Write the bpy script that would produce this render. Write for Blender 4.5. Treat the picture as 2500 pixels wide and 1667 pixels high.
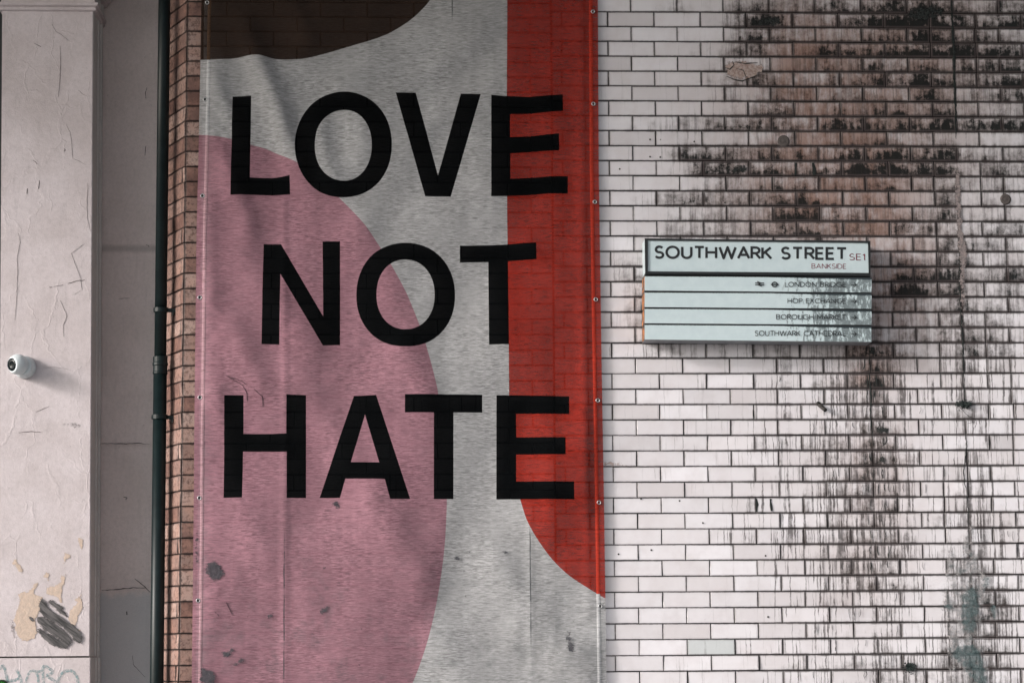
import bpy, bmesh, math, random
import numpy as np
from mathutils import Vector, Matrix
from mathutils.geometry import delaunay_2d_cdt
R = random.Random(7)
S = bpy.context.scene
for o in list(bpy.data.objects): bpy.data.objects.remove(o)

# ------------------------------------------------------------------ camera
YAW, PIT, ROL = 0.0412446, 0.136002, -0.0062167
FPX = 5650.0
CAMP = Vector((-1.0506, -11.0394, 1.6))
ZL0 = 1.6 + 3.14629          # height of the first bed joint in view
CH = 0.0746618               # course height
BL = 0.228                   # brick length with joint
cy_, sy_, cp_, sp_ = math.cos(YAW), math.sin(YAW), math.cos(PIT), math.sin(PIT)
FWD = Vector((sy_*cp_, cy_*cp_, sp_)); RT = Vector((cy_, -sy_, 0)); UP = RT.cross(FWD)
RT2 = math.cos(ROL)*RT + math.sin(ROL)*UP; UP2 = -math.sin(ROL)*RT + math.cos(ROL)*UP
cam = bpy.data.cameras.new('camera'); camo = bpy.data.objects.new('camera', cam)
S.collection.objects.link(camo); S.camera = camo
M = Matrix((RT2, UP2, -FWD)).transposed().to_4x4(); M.translation = CAMP
camo.matrix_world = M
cam.sensor_width = 36; cam.lens = 36*FPX/2500.0; cam.clip_end = 500

def at(px, py, y=0.0):
    """world point on the vertical plane y seen at photo pixel (2500 x 1667)"""
    d = (px-1250)*RT2 - (py-833.5)*UP2 + FPX*FWD
    t = (y - CAMP.y)/d.y
    return CAMP + t*d

# ------------------------------------------------------------------ light
W = bpy.data.worlds.new('World'); S.world = W; W.use_nodes = True
wn = W.node_tree.nodes; wl = W.node_tree.links
sky = wn.new('ShaderNodeTexSky'); sky.sky_type = 'NISHITA'; sky.sun_disc = False
SUNV = Vector((-2.6, -1.0, 1.0)).normalized()
sky.sun_elevation = math.asin(SUNV.z)
sky.sun_rotation = math.atan2(SUNV.x, SUNV.y)
sky.air_density = 1.0; sky.dust_density = 4.0; sky.ozone_density = 1.0
hs = wn.new('ShaderNodeHueSaturation'); hs.inputs['Saturation'].default_value = 0.35
wl.new(sky.outputs[0], hs.inputs['Color'])
bg = wn['Background']; wl.new(hs.outputs[0], bg.inputs[0]); bg.inputs[1].default_value = 0.15
sl = bpy.data.lights.new('sun', 'SUN'); so = bpy.data.objects.new('sun', sl); S.collection.objects.link(so)
so.rotation_euler = (-SUNV).to_track_quat('-Z', 'Y').to_euler()
sl.energy = 2.0; sl.angle = math.radians(9.5); sl.color = (1.0, 0.95, 0.93)
S.view_settings.view_transform = 'Standard'; S.view_settings.look = 'None'
S.view_settings.exposure = 0.72; S.view_settings.gamma = 1

# ------------------------------------------------------------------ node helpers
class NT:
    def __init__(s, name):
        s.m = bpy.data.materials.new(name); s.m.use_nodes = True
        s.t = s.m.node_tree; s.n = s.t.nodes; s.l = s.t.links
        s.b = s.n['Principled BSDF']; s.out = s.n['Material Output']
        s.b.inputs['Roughness'].default_value = .75
    def put(s, sock, v):
        if v is None: return
        if isinstance(v, bpy.types.NodeSocket): s.l.new(v, sock)
        elif isinstance(v, (tuple, list)) and len(v) == 3 and sock.type == 'RGBA': sock.default_value = (*v, 1)
        else: sock.default_value = v
    def new(s, ty, **kw):
        n = s.n.new(ty)
        for k, v in kw.items(): setattr(n, k, v)
        return n
    def math(s, op, a, b=0.0, c=None, clamp=False):
        n = s.new('ShaderNodeMath', operation=op, use_clamp=clamp)
        s.put(n.inputs[0], a); s.put(n.inputs[1], b)
        if c is not None: s.put(n.inputs[2], c)
        return n.outputs[0]
    def ss(s, x, e0, e1, o0=0.0, o1=1.0):
        n = s.new('ShaderNodeMapRange', interpolation_type='SMOOTHSTEP')
        s.put(n.inputs[0], x); s.put(n.inputs[1], e0); s.put(n.inputs[2], e1); s.put(n.inputs[3], o0); s.put(n.inputs[4], o1)
        return n.outputs[0]
    def mix(s, f, a, b, mode='MIX'):
        n = s.new('ShaderNodeMix', data_type='RGBA', blend_type=mode)
        s.put(n.inputs[0], f); s.put(n.inputs[6], a); s.put(n.inputs[7], b)
        return n.outputs[2]
    def pos(s):
        return s.new('ShaderNodeNewGeometry').outputs['Position']
    def xyz(s, v):
        n = s.new('ShaderNodeSeparateXYZ'); s.put(n.inputs[0], v); return n.outputs
    def comb(s, x=0., y=0., z=0.):
        n = s.new('ShaderNodeCombineXYZ'); s.put(n.inputs[0], x); s.put(n.inputs[1], y); s.put(n.inputs[2], z); return n.outputs[0]
    def noise(s, vec, scale=1, detail=3, rough=.5, sc3=None, dist=0.0):
        if sc3:
            mp = s.new('ShaderNodeMapping'); s.put(mp.inputs[0], vec); mp.inputs['Scale'].default_value = sc3; vec = mp.outputs[0]
        n = s.new('ShaderNodeTexNoise'); s.put(n.inputs['Vector'], vec); n.inputs['Scale'].default_value = scale
        n.inputs['Detail'].default_value = detail; n.inputs['Roughness'].default_value = rough; n.inputs['Distortion'].default_value = dist
        return n.outputs['Fac']
    def attr(s, name):
        return s.new('ShaderNodeAttribute', attribute_name=name)
    def bump(s, h, strength=.3, dist=.01):
        n = s.new('ShaderNodeBump'); n.inputs['Strength'].default_value = strength; n.inputs['Distance'].default_value = dist
        s.put(n.inputs['Height'], h); s.l.new(n.outputs[0], s.b.inputs['Normal'])
    def base(s, c, rough=None, metal=None, spec=None):
        s.put(s.b.inputs['Base Color'], c)
        if rough is not None: s.put(s.b.inputs['Roughness'], rough)
        if metal is not None: s.put(s.b.inputs['Metallic'], metal)
        if spec is not None: s.put(s.b.inputs['Specular IOR Level'], spec)
    def alpha(s, a):
        s.put(s.b.inputs['Alpha'], a)

def simple(name, col, rough=.6, metal=0., var=.25, scale=25, bump=.2, col2=None):
    t = NT(name); p = t.pos()
    n = t.noise(p, scale, 4, .6)
    c2 = col2 or tuple(c*(1-var) for c in col)
    t.base(t.mix(t.ss(n, .3, .7), c2, col), rough, metal)
    t.bump(t.noise(p, scale*8, 3, .6), bump, .002)
    return t.m

# ------------------------------------------------------------------ object helpers
def empty(name, loc, label, cat, group=None, kind=None):
    o = bpy.data.objects.new(name, None); S.collection.objects.link(o); o.location = loc
    o.empty_display_size = .1
    tag(o, label, cat, group, kind); return o
def tag(o, label=None, cat=None, group=None, kind=None):
    if label: o['label'] = label
    if cat: o['category'] = cat
    if group: o['group'] = group
    if kind: o['kind'] = kind
def root_of(o):
    v = Vector(o.location)
    while o.parent: o = o.parent; v += o.location
    return v
def obj(name, verts, faces, mat, parent=None, loc=None, smooth=False, mats=None, mi=None, label=None):
    off = root_of(parent) if parent else Vector((0, 0, 0))
    me = bpy.data.meshes.new(name)
    l0 = Vector(loc) if loc is not None else off
    me.from_pydata([tuple(Vector(v)-l0) for v in verts], [], faces)
    for m in (mats or [mat]): me.materials.append(m)
    if mi is not None: me.polygons.foreach_set('material_index', mi)
    if smooth: me.polygons.foreach_set('use_smooth', [True]*len(me.polygons))
    me.update()
    o = bpy.data.objects.new(name, me); S.collection.objects.link(o)
    if parent: o.parent = parent; o.location = l0-off
    else: o.location = l0
    if label: o['label'] = label
    return o
class MB:
    def __init__(s): s.v = []; s.f = []; s.m = []
    def add(s, vs, fs, m=0):
        b = len(s.v); s.v += [Vector(v) for v in vs]; s.f += [tuple(b+i for i in f) for f in fs]; s.m += [m]*len(fs)
    def box(s, a, b, m=0):
        (x0, y0, z0), (x1, y1, z1) = a, b
        s.hexa([(x0,y0,z0),(x1,y0,z0),(x1,y0,z1),(x0,y0,z1)], [(x0,y1,z0),(x1,y1,z0),(x1,y1,z1),(x0,y1,z1)], m)
    def hexa(s, f, k, m=0):
        s.add(list(f)+list(k), [(0,1,2,3),(5,4,7,6),(4,0,3,7),(1,5,6,2),(3,2,6,7),(4,5,1,0)], m)
    def tube(s, pts, r, n=10, m=0, caps=True):
        pts = [Vector(p) for p in pts]; rs = r if isinstance(r, (list, tuple)) else [r]*len(pts)
        vs = []; fs = []
        for i, p in enumerate(pts):
            t = (pts[min(i+1, len(pts)-1)]-pts[max(i-1, 0)]).normalized()
            a = t.orthogonal().normalized() if i == 0 else (a-t*a.dot(t)).normalized()
            b = t.cross(a)
            for k in range(n):
                an = 2*math.pi*k/n; vs.append(p+rs[i]*(a*math.cos(an)+b*math.sin(an)))
        for i in range(len(pts)-1):
            for k in range(n):
                k2 = (k+1) % n; fs.append((i*n+k, i*n+k2, (i+1)*n+k2, (i+1)*n+k))
        if caps: fs.append(tuple(range(n))[::-1]); fs.append(tuple((len(pts)-1)*n+k for k in range(n)))
        s.add(vs, fs, m)
    def lathe(s, c, axis, prof, n=32, m=0):
        """prof: list of (radius, distance along axis)"""
        c = Vector(c); ax = Vector(axis).normalized(); a = ax.orthogonal().normalized(); b = ax.cross(a)
        vs = []; fs = []
        for r, d in prof:
            for k in range(n):
                an = 2*math.pi*k/n; vs.append(c+ax*d+r*(a*math.cos(an)+b*math.sin(an)))
        for i in range(len(prof)-1):
            for k in range(n):
                k2 = (k+1) % n; fs.append((i*n+k, i*n+k2, (i+1)*n+k2, (i+1)*n+k))
        fs.append(tuple((len(prof)-1)*n+k for k in range(n)))
        s.add(vs, fs, m)
    def build(s, name, mat, parent=None, loc=None, smooth=False, mats=None, label=None):
        return obj(name, s.v, s.f, mat, parent, loc, smooth, mats, s.m if mats else None, label)
def bevel(o, w=.003, seg=2):
    m = o.modifiers.new('bevel', 'BEVEL'); m.width = w; m.segments = seg; m.limit_method = 'ANGLE'; m.angle_limit = math.radians(40)
    return o

def inpoly(px, pz, poly):
    """vectorised point in polygon"""
    r = np.zeros(px.shape, bool); P = np.array(poly); n = len(P)
    for i in range(n):
        x0, z0 = P[i]; x1, z1 = P[(i+1) % n]
        c = ((z0 > pz) != (z1 > pz))
        with np.errstate(divide='ignore', invalid='ignore'):
            xi = (x1-x0)*(pz-z0)/(z1-z0+1e-30)+x0
        r ^= c & (px < xi)
    return r
def dense(poly, step, closed=True, jag=0.0, rr=None):
    out = []; n = len(poly)
    for i in range(n if closed else n-1):
        a = Vector(poly[i]); b = Vector(poly[(i+1) % n]); k = max(1, int((b-a).length/step))
        for j in range(k):
            p = a.lerp(b, j/k)
            if jag and j: p += Vector((rr.gauss(0, jag), rr.gauss(0, jag)))
            out.append((p.x, p.y))
    if not closed: out.append(tuple(poly[-1]))
    return out
def smoothpoly(pts, it=2, closed=True):
    for _ in range(it):
        q = []; n = len(pts)
        for i in range(n if closed else n-1):
            a, b = pts[i], pts[(i+1) % n]
            q += [(a[0]*.75+b[0]*.25, a[1]*.75+b[1]*.25), (a[0]*.25+b[0]*.75, a[1]*.25+b[1]*.75)]
        if not closed: q = [pts[0]]+q+[pts[-1]]
        pts = q
    return pts

# ------------------------------------------------------------------ wear map of the glazed wall (one row per course, one digit per 100 mm)
DM = """111222256445667887555
111111269745779999767
111111157544456787674
111112256456776898887
111111343345566574576
111112346445578895477
111111333444565575346
111111236544565756335
112334566656777788788
111122223544554543223
111276556656888777545
111138867558888887456
111113444555555555444
112555565665444346344
111234445776654457333
112344556776655664346
112455555567643446644
223555555567775546634
234555555567777776567
224555555567888876445
224555555567876545554
224555555567875445543
113555555567776556543
223333333334577444653
000111112333355335532
001112222334465233422
111111112223354334523
011111112333354224522
000011122223355333422
011122233344456323432
110011222233456434532
001100122233455223432
000011122234556223422
000000232233445323522
000000122233455334533
000001333344455323532
000000112233455334632
000000112223455225642
000000112223466425653
000000111223343325763
000001111222344225773
000000111233334324663
000011122222333335652
010111122334445545653
000111112222344534553""".split()
DMA = np.array([[int(c) for c in r] for r in DM], float)/9.0
for _r in range(16, 23): DMA[_r, 12:15] *= .68
DMA[23:, 9:15] *= 1.12
def wear(x, z):
    """grime 0..1 at wall position"""
    # pixel-like column from metres: brick joint c=0 sits at photo 1540, 1 col = 0.0997 m
    col = (x+0.155)/0.0997; row = (ZL0-z)/CH+0.5
    col = max(0, min(20, col)); row = max(0, min(44, row))
    if x < -0.16: return 0.1
    i, j = int(min(row, 43)), int(min(col, 19)); fr = row-i; fc = col-j
    fr = min(1, max(0, (fr-.5)*3+.5))
    a = DMA[i, j]*(1-fc)+DMA[i, j+1]*fc; b = DMA[i+1, j]*(1-fc)+DMA[i+1, j+1]*fc
    return a*(1-fr)+b*fr
def brownness(x, z):
    px = (x+0.155)/0.0997*50+1475; py = (ZL0-z)/CH*37.2+20
    g = lambda cx, cy, sx, sy: math.exp(-((px-cx)/sx)**2-((py-cy)/sy)**2)
    return min(1, .75*g(2050, 250, 260, 260)+.7*g(2000, 480, 230, 150)+.8*g(2180, 700, 130, 200)+.55*g(2110, 900, 60, 60)+.5*g(2300, 100, 200, 220)+.5*g(1960, 120, 80, 160)+.4*g(2130, 1150, 110, 160)+.25*g(2090, 1400, 90, 120))

# ------------------------------------------------------------------ materials
def glazed():
    t = NT('glazed_brick'); p = t.pos(); X = t.xyz(p)
    uv = t.xyz(t.new('ShaderNodeUVMap', uv_map='cell').outputs[0])     # metres from the brick's left, bottom
    uv2 = t.xyz(t.new('ShaderNodeUVMap', uv_map='size').outputs[0])    # width, height
    a1 = t.attr('wear'); W_ = t.xyz(a1.outputs['Vector'])             # grime, brown, spare
    a2 = t.attr('brick'); B_ = t.xyz(a2.outputs['Vector'])            # seed, tint, green
    g, br = W_[0], W_[1]; seed, tint, green = B_[0], B_[1], B_[2]
    # ivory/white glaze, every brick its own shade
    c = t.mix(tint, (.57, .54, .555), (.70, .68, .71))
    n0 = t.noise(p, 9, 4, .6)
    c = t.mix(t.ss(n0, .35, .75, 0, .5), c, (.53, .49, .50))
    c = t.mix(green, c, (.36, .46, .45))
    # brown film
    n1 = t.noise(t.comb(X[0], 0., t.math('MULTIPLY', X[2], .35)), 26, 4, .65)
    bf = t.math('MULTIPLY', br, t.ss(t.math('ADD', n1, t.math('MULTIPLY', seed, .25)), .35, .75, .25, 1.0))
    c = t.mix(t.math('MULTIPLY', bf, .85), c, t.mix(n1, (.16, .080, .058), (.33, .19, .14)))
    course = t.math('FLOOR', t.math('DIVIDE', t.math('SUBTRACT', X[2], ZL0), CH))
    vb = uv[1]; vt = t.math('SUBTRACT', uv2[1], uv[1]); ul = uv[0]; ur = t.math('SUBTRACT', uv2[0], uv[0])
    vrel = t.math('DIVIDE', vb, .072)
    C = lambda n_, k: t.math('MULTIPLY', t.math('SUBTRACT', n_, .5), k)
    wob = t.noise(p, 30, 3, .6)
    xs = t.math('ADD', X[0], C(wob, .013))
    cs = t.math('MULTIPLY', course, 1.73)
    s1 = t.noise(t.comb(t.math('MULTIPLY', xs, 70), cs, t.math('MULTIPLY', X[2], 7)), 1, 3, .6)
    s0 = t.noise(t.comb(t.math('MULTIPLY', xs, 22), 4.4, t.math('MULTIPLY', X[2], 1.1)), 1, 4, .6)
    pat = t.noise(p, 3.6, 4, .65)
    g = t.math('ADD', g, t.math('MULTIPLY', t.ss(g, .03, .35), t.math('ADD', C(s0, .85), C(pat, .55))), clamp=True)
    s2 = t.noise(t.comb(t.math('MULTIPLY', xs, 170), cs, t.math('MULTIPLY', X[2], 9)), 1, 3, .6)
    iso = t.noise(t.comb(X[0], cs, X[2]), 36, 6, .78)
    mid = t.noise(t.comb(X[0], cs, t.math('MULTIPLY', X[2], 1.0)), 13, 3, .6)
    # soot film: darker low on each brick, broken by runs, dense where the wall is wet
    k = t.math('MULTIPLY', g, 1.04)
    k = t.math('ADD', k, t.math('MULTIPLY', t.math('SUBTRACT', .45, vrel), t.math('ADD', .05, t.math('MULTIPLY', g, .58))))
    k = t.math('ADD', k, t.math('MULTIPLY', C(s1, .95), t.math('ADD', .15, g)))
    k = t.math('ADD', k, t.math('MULTIPLY', C(s2, .30), t.math('ADD', .1, g)))
    k = t.math('ADD', k, t.math('MULTIPLY', C(iso, 1.7), t.math('ADD', .10, g)))
    k = t.math('ADD', k, t.math('MULTIPLY', C(mid, 1.9), t.math('ADD', .05, g)))
    hi = t.ss(X[2], ZL0-CH*26, ZL0-CH*20)
    k = t.math('SUBTRACT', k, t.math('MULTIPLY', t.math('SUBTRACT', 1.0, hi), .17))
    film = t.ss(k, .16, .80, 0, .72)
    c = t.mix(film, c, t.mix(br, (.085, .078, .075), (.15, .085, .065)))
    film2 = t.ss(k, .60, 1.02, 0, .95)
    c = t.mix(film2, c, t.mix(iso, (.003, .005, .006), (.014, .018, .018)))
    # thin run marks
    cr = t.math('MULTIPLY', t.math('FLOOR', t.math('DIVIDE', course, 3.0)), .9)
    sv = t.comb(xs, cr, t.math('MULTIPLY', X[2], .03))
    r1 = t.noise(sv, 78, 1, .5); r2 = t.noise(t.comb(t.math('ADD', xs, 3.3), cs, t.math('MULTIPLY', X[2], .02)), 115, 1, .5)
    gm = t.ss(g, .10, .55)
    th = t.math('SUBTRACT', t.ss(hi, 0, 1, .665, .69), t.math('MULTIPLY', gm, .12))
    st = t.math('MAXIMUM', t.ss(r1, th, t.math('ADD', th, .035)), t.math('MULTIPLY', t.ss(r2, th, t.math('ADD', th, .05)), .7))
    brk = t.ss(t.noise(t.comb(X[0], cs, X[2]), 24, 4, .7), .34, .56, .45, 1)
    st = t.math('MULTIPLY', t.math('MULTIPLY', st, brk), t.ss(g, .04, .26))
    st = t.math('MULTIPLY', st, t.math('MULTIPLY', t.ss(g, .65, .95, 1, .3), t.ss(hi, 0, 1, 1, .5)))
    c = t.mix(t.math('MULTIPLY', st, .80), c, t.mix(mid, (.018, .017, .017), (.06, .045, .04)))
    nb = iso
    e = t.math('MINIMUM', t.math('MINIMUM', ul, ur), t.math('MINIMUM', vb, vt))
    edge = t.ss(t.math('SUBTRACT', t.math('MULTIPLY', t.math('ADD', t.math('SUBTRACT', nb, .12), t.math('MULTIPLY', g, 1.3)), .0078), e), -.0005, .004)
    c = t.mix(t.math('MULTIPLY', edge, .72), c, (.022, .020, .020))
    halo = t.ss(e, 0., .012, t.math('ADD', .13, t.math('MULTIPLY', g, .6)), 0.)
    c = t.mix(halo, c, (.10, .08, .08))
    foot = film2
    # fine speckle and pits
    sp = t.ss(t.noise(p, 160, 2, .5), .74, .80)
    c = t.mix(t.math('MULTIPLY', sp, t.math('ADD', .25, g)), c, (.05, .045, .045))
    t.base(c, t.math('ADD', .34, t.math('MULTIPLY', t.math('MAXIMUM', foot, film), .45)), 0, t.math('SUBTRACT', .36, t.math('MULTIPLY', t.math('MAXIMUM', foot, film), .32)))
    t.bump(t.math('ADD', t.noise(p, 22, 3, .5), t.math('MULTIPLY', t.noise(p, 140, 3, .6), t.math('ADD', .1, t.math('MULTIPLY', g, .6)))), .25, .006)
    return t.m
def corner_brick():
    t = NT('corner_brick'); p = t.pos(); X = t.xyz(p)
    a2 = t.attr('brick'); B_ = t.xyz(a2.outputs['Vector'])
    n = t.noise(p, 60, 5, .7); n2 = t.noise(p, 14, 3, .6)
    c = t.mix(B_[1], (.105, .048, .038), (.33, .235, .205))
    c = t.mix(t.ss(n2, .35, .7, 0, .5), c, (.30, .165, .125))
    c = t.mix(t.ss(n, .46, .66, 0, .75), c, (.07, .035, .028))
    uv = t.xyz(t.new('ShaderNodeUVMap', uv_map='cell').outputs[0]); uv2 = t.xyz(t.new('ShaderNodeUVMap', uv_map='size').outputs[0])
    e = t.math('MINIMUM', t.math('MINIMUM', uv[0], t.math('SUBTRACT', uv2[0], uv[0])), t.math('MINIMUM', uv[1], t.math('SUBTRACT', uv2[1], uv[1])))
    c = t.mix(t.ss(t.math('SUBTRACT', t.math('MULTIPLY', n, .013), e), -.002, .008, 0, .85), c, (.035, .022, .02))
    t.base(c, .5, 0, .3); t.bump(n, .45, .005)
    return t.m
M_GL = glazed(); M_CB = corner_brick()
M_MORT = simple('sooty_mortar', (.010, .008, .008), .95)

# plaster of the painted pillar
def plaster(name, col, col2, dirt=.5, low=None):
    t = NT(name); p = t.pos(); X = t.xyz(p)
    n = t.noise(p, 3.2, 5, .6); f = t.noise(p, 55, 4, .65)
    c = t.mix(t.ss(n, .35, .7), col, col2)
    c = t.mix(t.ss(f, .35, .75, 0, .22), c, tuple(k*.55 for k in col))
    v = t.noise(t.comb(X[0], X[1], t.math('MULTIPLY', X[2], .12)), 38, 4, .6)
    c = t.mix(t.ss(v, .55, .80, 0, .22*dirt), c, (.20, .18, .18))
    sp = t.ss(t.noise(p, 75, 3, .6), .68, .74)
    c = t.mix(t.math('MULTIPLY', sp, .5*dirt), c, (.08, .07, .07))
    if low: c = low(t, c, p, X)
    gr = t.noise(p, 420, 2, .7)
    c = t.mix(t.ss(gr, .3, .7, .16, 0.), c, (.12, .11, .11))
    t.base(c, .72, 0, .3)
    vo = t.new('ShaderNodeTexVoronoi', feature='DISTANCE_TO_EDGE')
    wv = t.noise(p, 5, 4, .6)
    vm = t.new('ShaderNodeVectorMath', operation='ADD'); t.put(vm.inputs[0], t.comb(X[0], X[1], t.math('MULTIPLY', X[2], .45))); t.put(vm.inputs[1], t.comb(t.math('MULTIPLY', wv, .18), 0., t.math('MULTIPLY', t.noise(p, 9, 4, .6), .10)))
    t.put(vo.inputs['Vector'], vm.outputs[0]); vo.inputs['Scale'].default_value = 7
    ridge = t.math('MULTIPLY', t.ss(vo.outputs['Distance'], 0, .035, 1, 0), t.ss(t.noise(p, 4, 3, .6), .42, .58))
    h = t.math('ADD', t.math('MULTIPLY', t.noise(p, 14, 5, .65), .9), t.math('MULTIPLY', t.noise(p, 260, 3, .7), .30))
    t.bump(t.math('ADD', h, t.math('MULTIPLY', ridge, .26)), .42, .007)
    return t.m
ZP = lambda py: at(230, py, .12).z
M_PL = plaster('painted_plaster', (.53, .47, .475), (.62, .56, .575), .9)
def lowgrey(t, c, p, X):
    zz = ZP(1440)
    n = t.noise(p, 12, 4, .6)
    m = t.ss(t.math('ADD', X[2], t.math('MULTIPLY', t.math('SUBTRACT', n, .5), .10)), zz-.03, zz+.01, 1., 0.)
    c = t.mix(t.math('MULTIPLY', m, .7), c, (.48, .50, .52))
    ln = t.ss(t.math('ABSOLUTE', t.math('SUBTRACT', X[2], t.math('ADD', at(300, 608, .42).z, t.math('MULTIPLY', n, .01)))), .004, .03, .35, 0.)
    return t.mix(ln, c, (.10, .09, .09))
M_RC = plaster('recess_plaster', (.72, .63, .605), (.80, .70, .68), .6, lowgrey)
M_RV = plaster('reveal_plaster', (.55, .54, .53), (.68, .65, .63), 1.2)
M_CRK = simple('crack_dirt', (.035, .032, .03), .9)
M_DARK = simple('painted_shade', (.012, .018, .022), .5)  # blue-black standing in for the shade beyond the pillar's left edge

# ------------------------------------------------------------------ ground, street and railway bridge overhead
def structure(name, mb, mat):
    o = mb.build(name, mat, loc=(0, 0, 0)); o['kind'] = 'structure'; return o
asph = simple('asphalt', (.07, .07, .072), .9, scale=4); pave = simple('paving_stone', (.46, .46, .46), .85, scale=3)
m = MB(); m.add([(-60, -60, -.12), (60, -60, -.12), (60, 40, -.12), (-60, 40, -.12)], [(0, 1, 2, 3)]); structure('ground', m, simple('earth', (.1, .09, .08), .95, scale=1))
m = MB(); m.add([(-60, -12.0, -.116), (60, -12.0, -.116), (60, -3.4, -.116), (-60, -3.4, -.116)], [(0, 1, 2, 3)]); structure('road', m, asph)
m = MB(); m.box((-60, -3.25, -.3), (60, 1.5, 0)); structure('pavement', m, pave)
m = MB(); m.box((-60, -3.4, -.3), (60, -3.252, .004)); structure('kerb', m, simple('granite_kerb', (.33, .32, .31), .8))
m = MB(); m.box((-60, -15.5, -.3), (60, -12.002, 0)); structure('pavement', m, pave)
SOF_Z, SOF_P = 6.15, 2.6
m = MB(); m.box((-9, -SOF_P, SOF_Z), (12, 3, SOF_Z+1.2))
for k in range(9): m.box((-8+k*2.4, -SOF_P+.1, SOF_Z-.35), (-7.75+k*2.4, 2.9, SOF_Z+.01))
structure('railway_bridge', m, simple('bridge_iron', (.10, .09, .09), .8))

# ------------------------------------------------------------------ brick building mesh
def brick_mesh(cells, name, mat, parent, sub=True):
    """cells: (origin, uvec, width, zbottom, height, seed, tint, green, nx, nz, wearfn); bricks 6 mm deep in front of the mortar, arris rounded"""
    V = []; F = []; cell = []; size = []; wr = []; bk = []
    for (o, u, w, z0, h, seed, tint, green, nx, nz, wf) in cells:
        b = len(V); u = Vector(u); nrm = Vector((u.y, -u.x, 0)); d = .007; r = .0022
        us = [0, r]+[w*i/nx for i in range(1, nx)]+[w-r, w]; zs = [0, r]+[h*i/nz for i in range(1, nz)]+[h-r, h]
        bow = R.gauss(0, .0007); tl = R.gauss(0, .0014); tz = R.gauss(0, .0012)
        for j, zz in enumerate(zs):
            for i, uu in enumerate(us):
                rim = i in (0, len(us)-1) or j in (0, len(zs)-1)
                dep = bow+tl*(uu/w-.5)*2+tz*(zz/h-.5)*2 - (.0016 if rim else 0)
                V.append(Vector(o)+u*uu+nrm*(d+dep)+Vector((0, 0, z0+zz)))
                cell.append((uu, zz)); size.append((w, h))
                P = V[-1]; wr.append(wf(P) if wf else (0, 0, 0)); bk.append((seed, tint, green))
        nu, nzv = len(us), len(zs)
        for j in range(nzv-1):
            for i in range(nu-1):
                F.append((b+j*nu+i, b+j*nu+i+1, b+(j+1)*nu+i+1, b+(j+1)*nu+i))
        # side walls back to the mortar
        ring = [b+i for i in range(nu)]+[b+j*nu+nu-1 for j in range(1, nzv)]+[b+(nzv-1)*nu+i for i in range(nu-2, -1, -1)]+[b+j*nu for j in range(nzv-2, 0, -1)]
        b2 = len(V)
        for q in ring:
            V.append(V[q]-nrm*(.009)); cell.append(cell[q]); size.append(size[q]); wr.append(wr[q]); bk.append(bk[q])
        n = len(ring)
        for k in range(n): F.append((ring[k], b2+k, b2+(k+1) % n, ring[(k+1) % n]))
    o = obj(name, V, F, mat, parent)
    me = o.data; li = np.empty(len(me.loops), int); me.loops.foreach_get('vertex_index', li)
    for nm, arr in (('cell', cell), ('size', size)):
        u = me.uv_layers.new(name=nm); u.data.foreach_set('uv', np.array(arr, np.float32)[li].ravel())
    for nm, arr in (('wear', wr), ('brick', bk)):
        a = me.attributes.new(nm, 'FLOAT_VECTOR', 'POINT'); a.data.foreach_set('vector', np.array(arr, np.float32).ravel())
    return o

CORN = at(449, 800, 0); XC = CORN.x                     # outer corner of the brick wall
QW = .076
wall = empty('brick_wall', (XC, 0, 0), 'white glazed brick wall stained with soot, banner and street sign fixed to it', 'wall')
XQ = XC+QW
XSTEP = at(1352, 800, 0).x                              # straight joint hidden behind the banner
def wf(P): return (wear(P.x, P.z), brownness(P.x, P.z), 0)
cells = []; J = .0037
n0 = -30; n1 = 64                                       # courses above / below the first bed joint
SPLIT = {10: [(.872, .966)], 34: []}
for k in range(n0, n1):
    ztop = ZL0-(k-1)*CH if True else 0                  # course k spans joint k-1 .. k
    z0 = ZL0-k*CH
    if z0 < 0: break
    even = (k % 2 == 0)
    x = XSTEP+.002
    c = (-6 if even else -6.5)
    edges = []
    while c*BL < 6.5:
        if c*BL > XSTEP+.03: edges.append(c*BL)
        c += 1
    edges = [XSTEP+.002]+edges
    for a, b in zip(edges[:-1], edges[1:]):
        parts = [(a, b)]
        # older repair zone right of the sign: some bricks are two headers
        if a > 1.35 and R.random() < .22: mid = (a+b)/2+R.gauss(0, .004); parts = [(a, mid), (mid, b)]
        for (a_, b_) in parts:
            jl = J/2*R.uniform(.55, 1.5); jt = J/2*R.uniform(.6, 1.35); jb = J/2*R.uniform(.6, 1.35)
            s = R.random(); gr = 0
            if k == 42 and abs((a_+b_)/2-1.5*BL) < .05: gr = .38
            w = b_-a_-2*jl
            nx = max(2, int(w/.033))
            tn = min(1, max(0, R.gauss(.6, .28)))
            cells.append(((a_+jl, 0, 0), (1, 0, 0), w, z0+jb, CH-jb-jt, s, tn, gr, nx, 4, wf))
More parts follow.
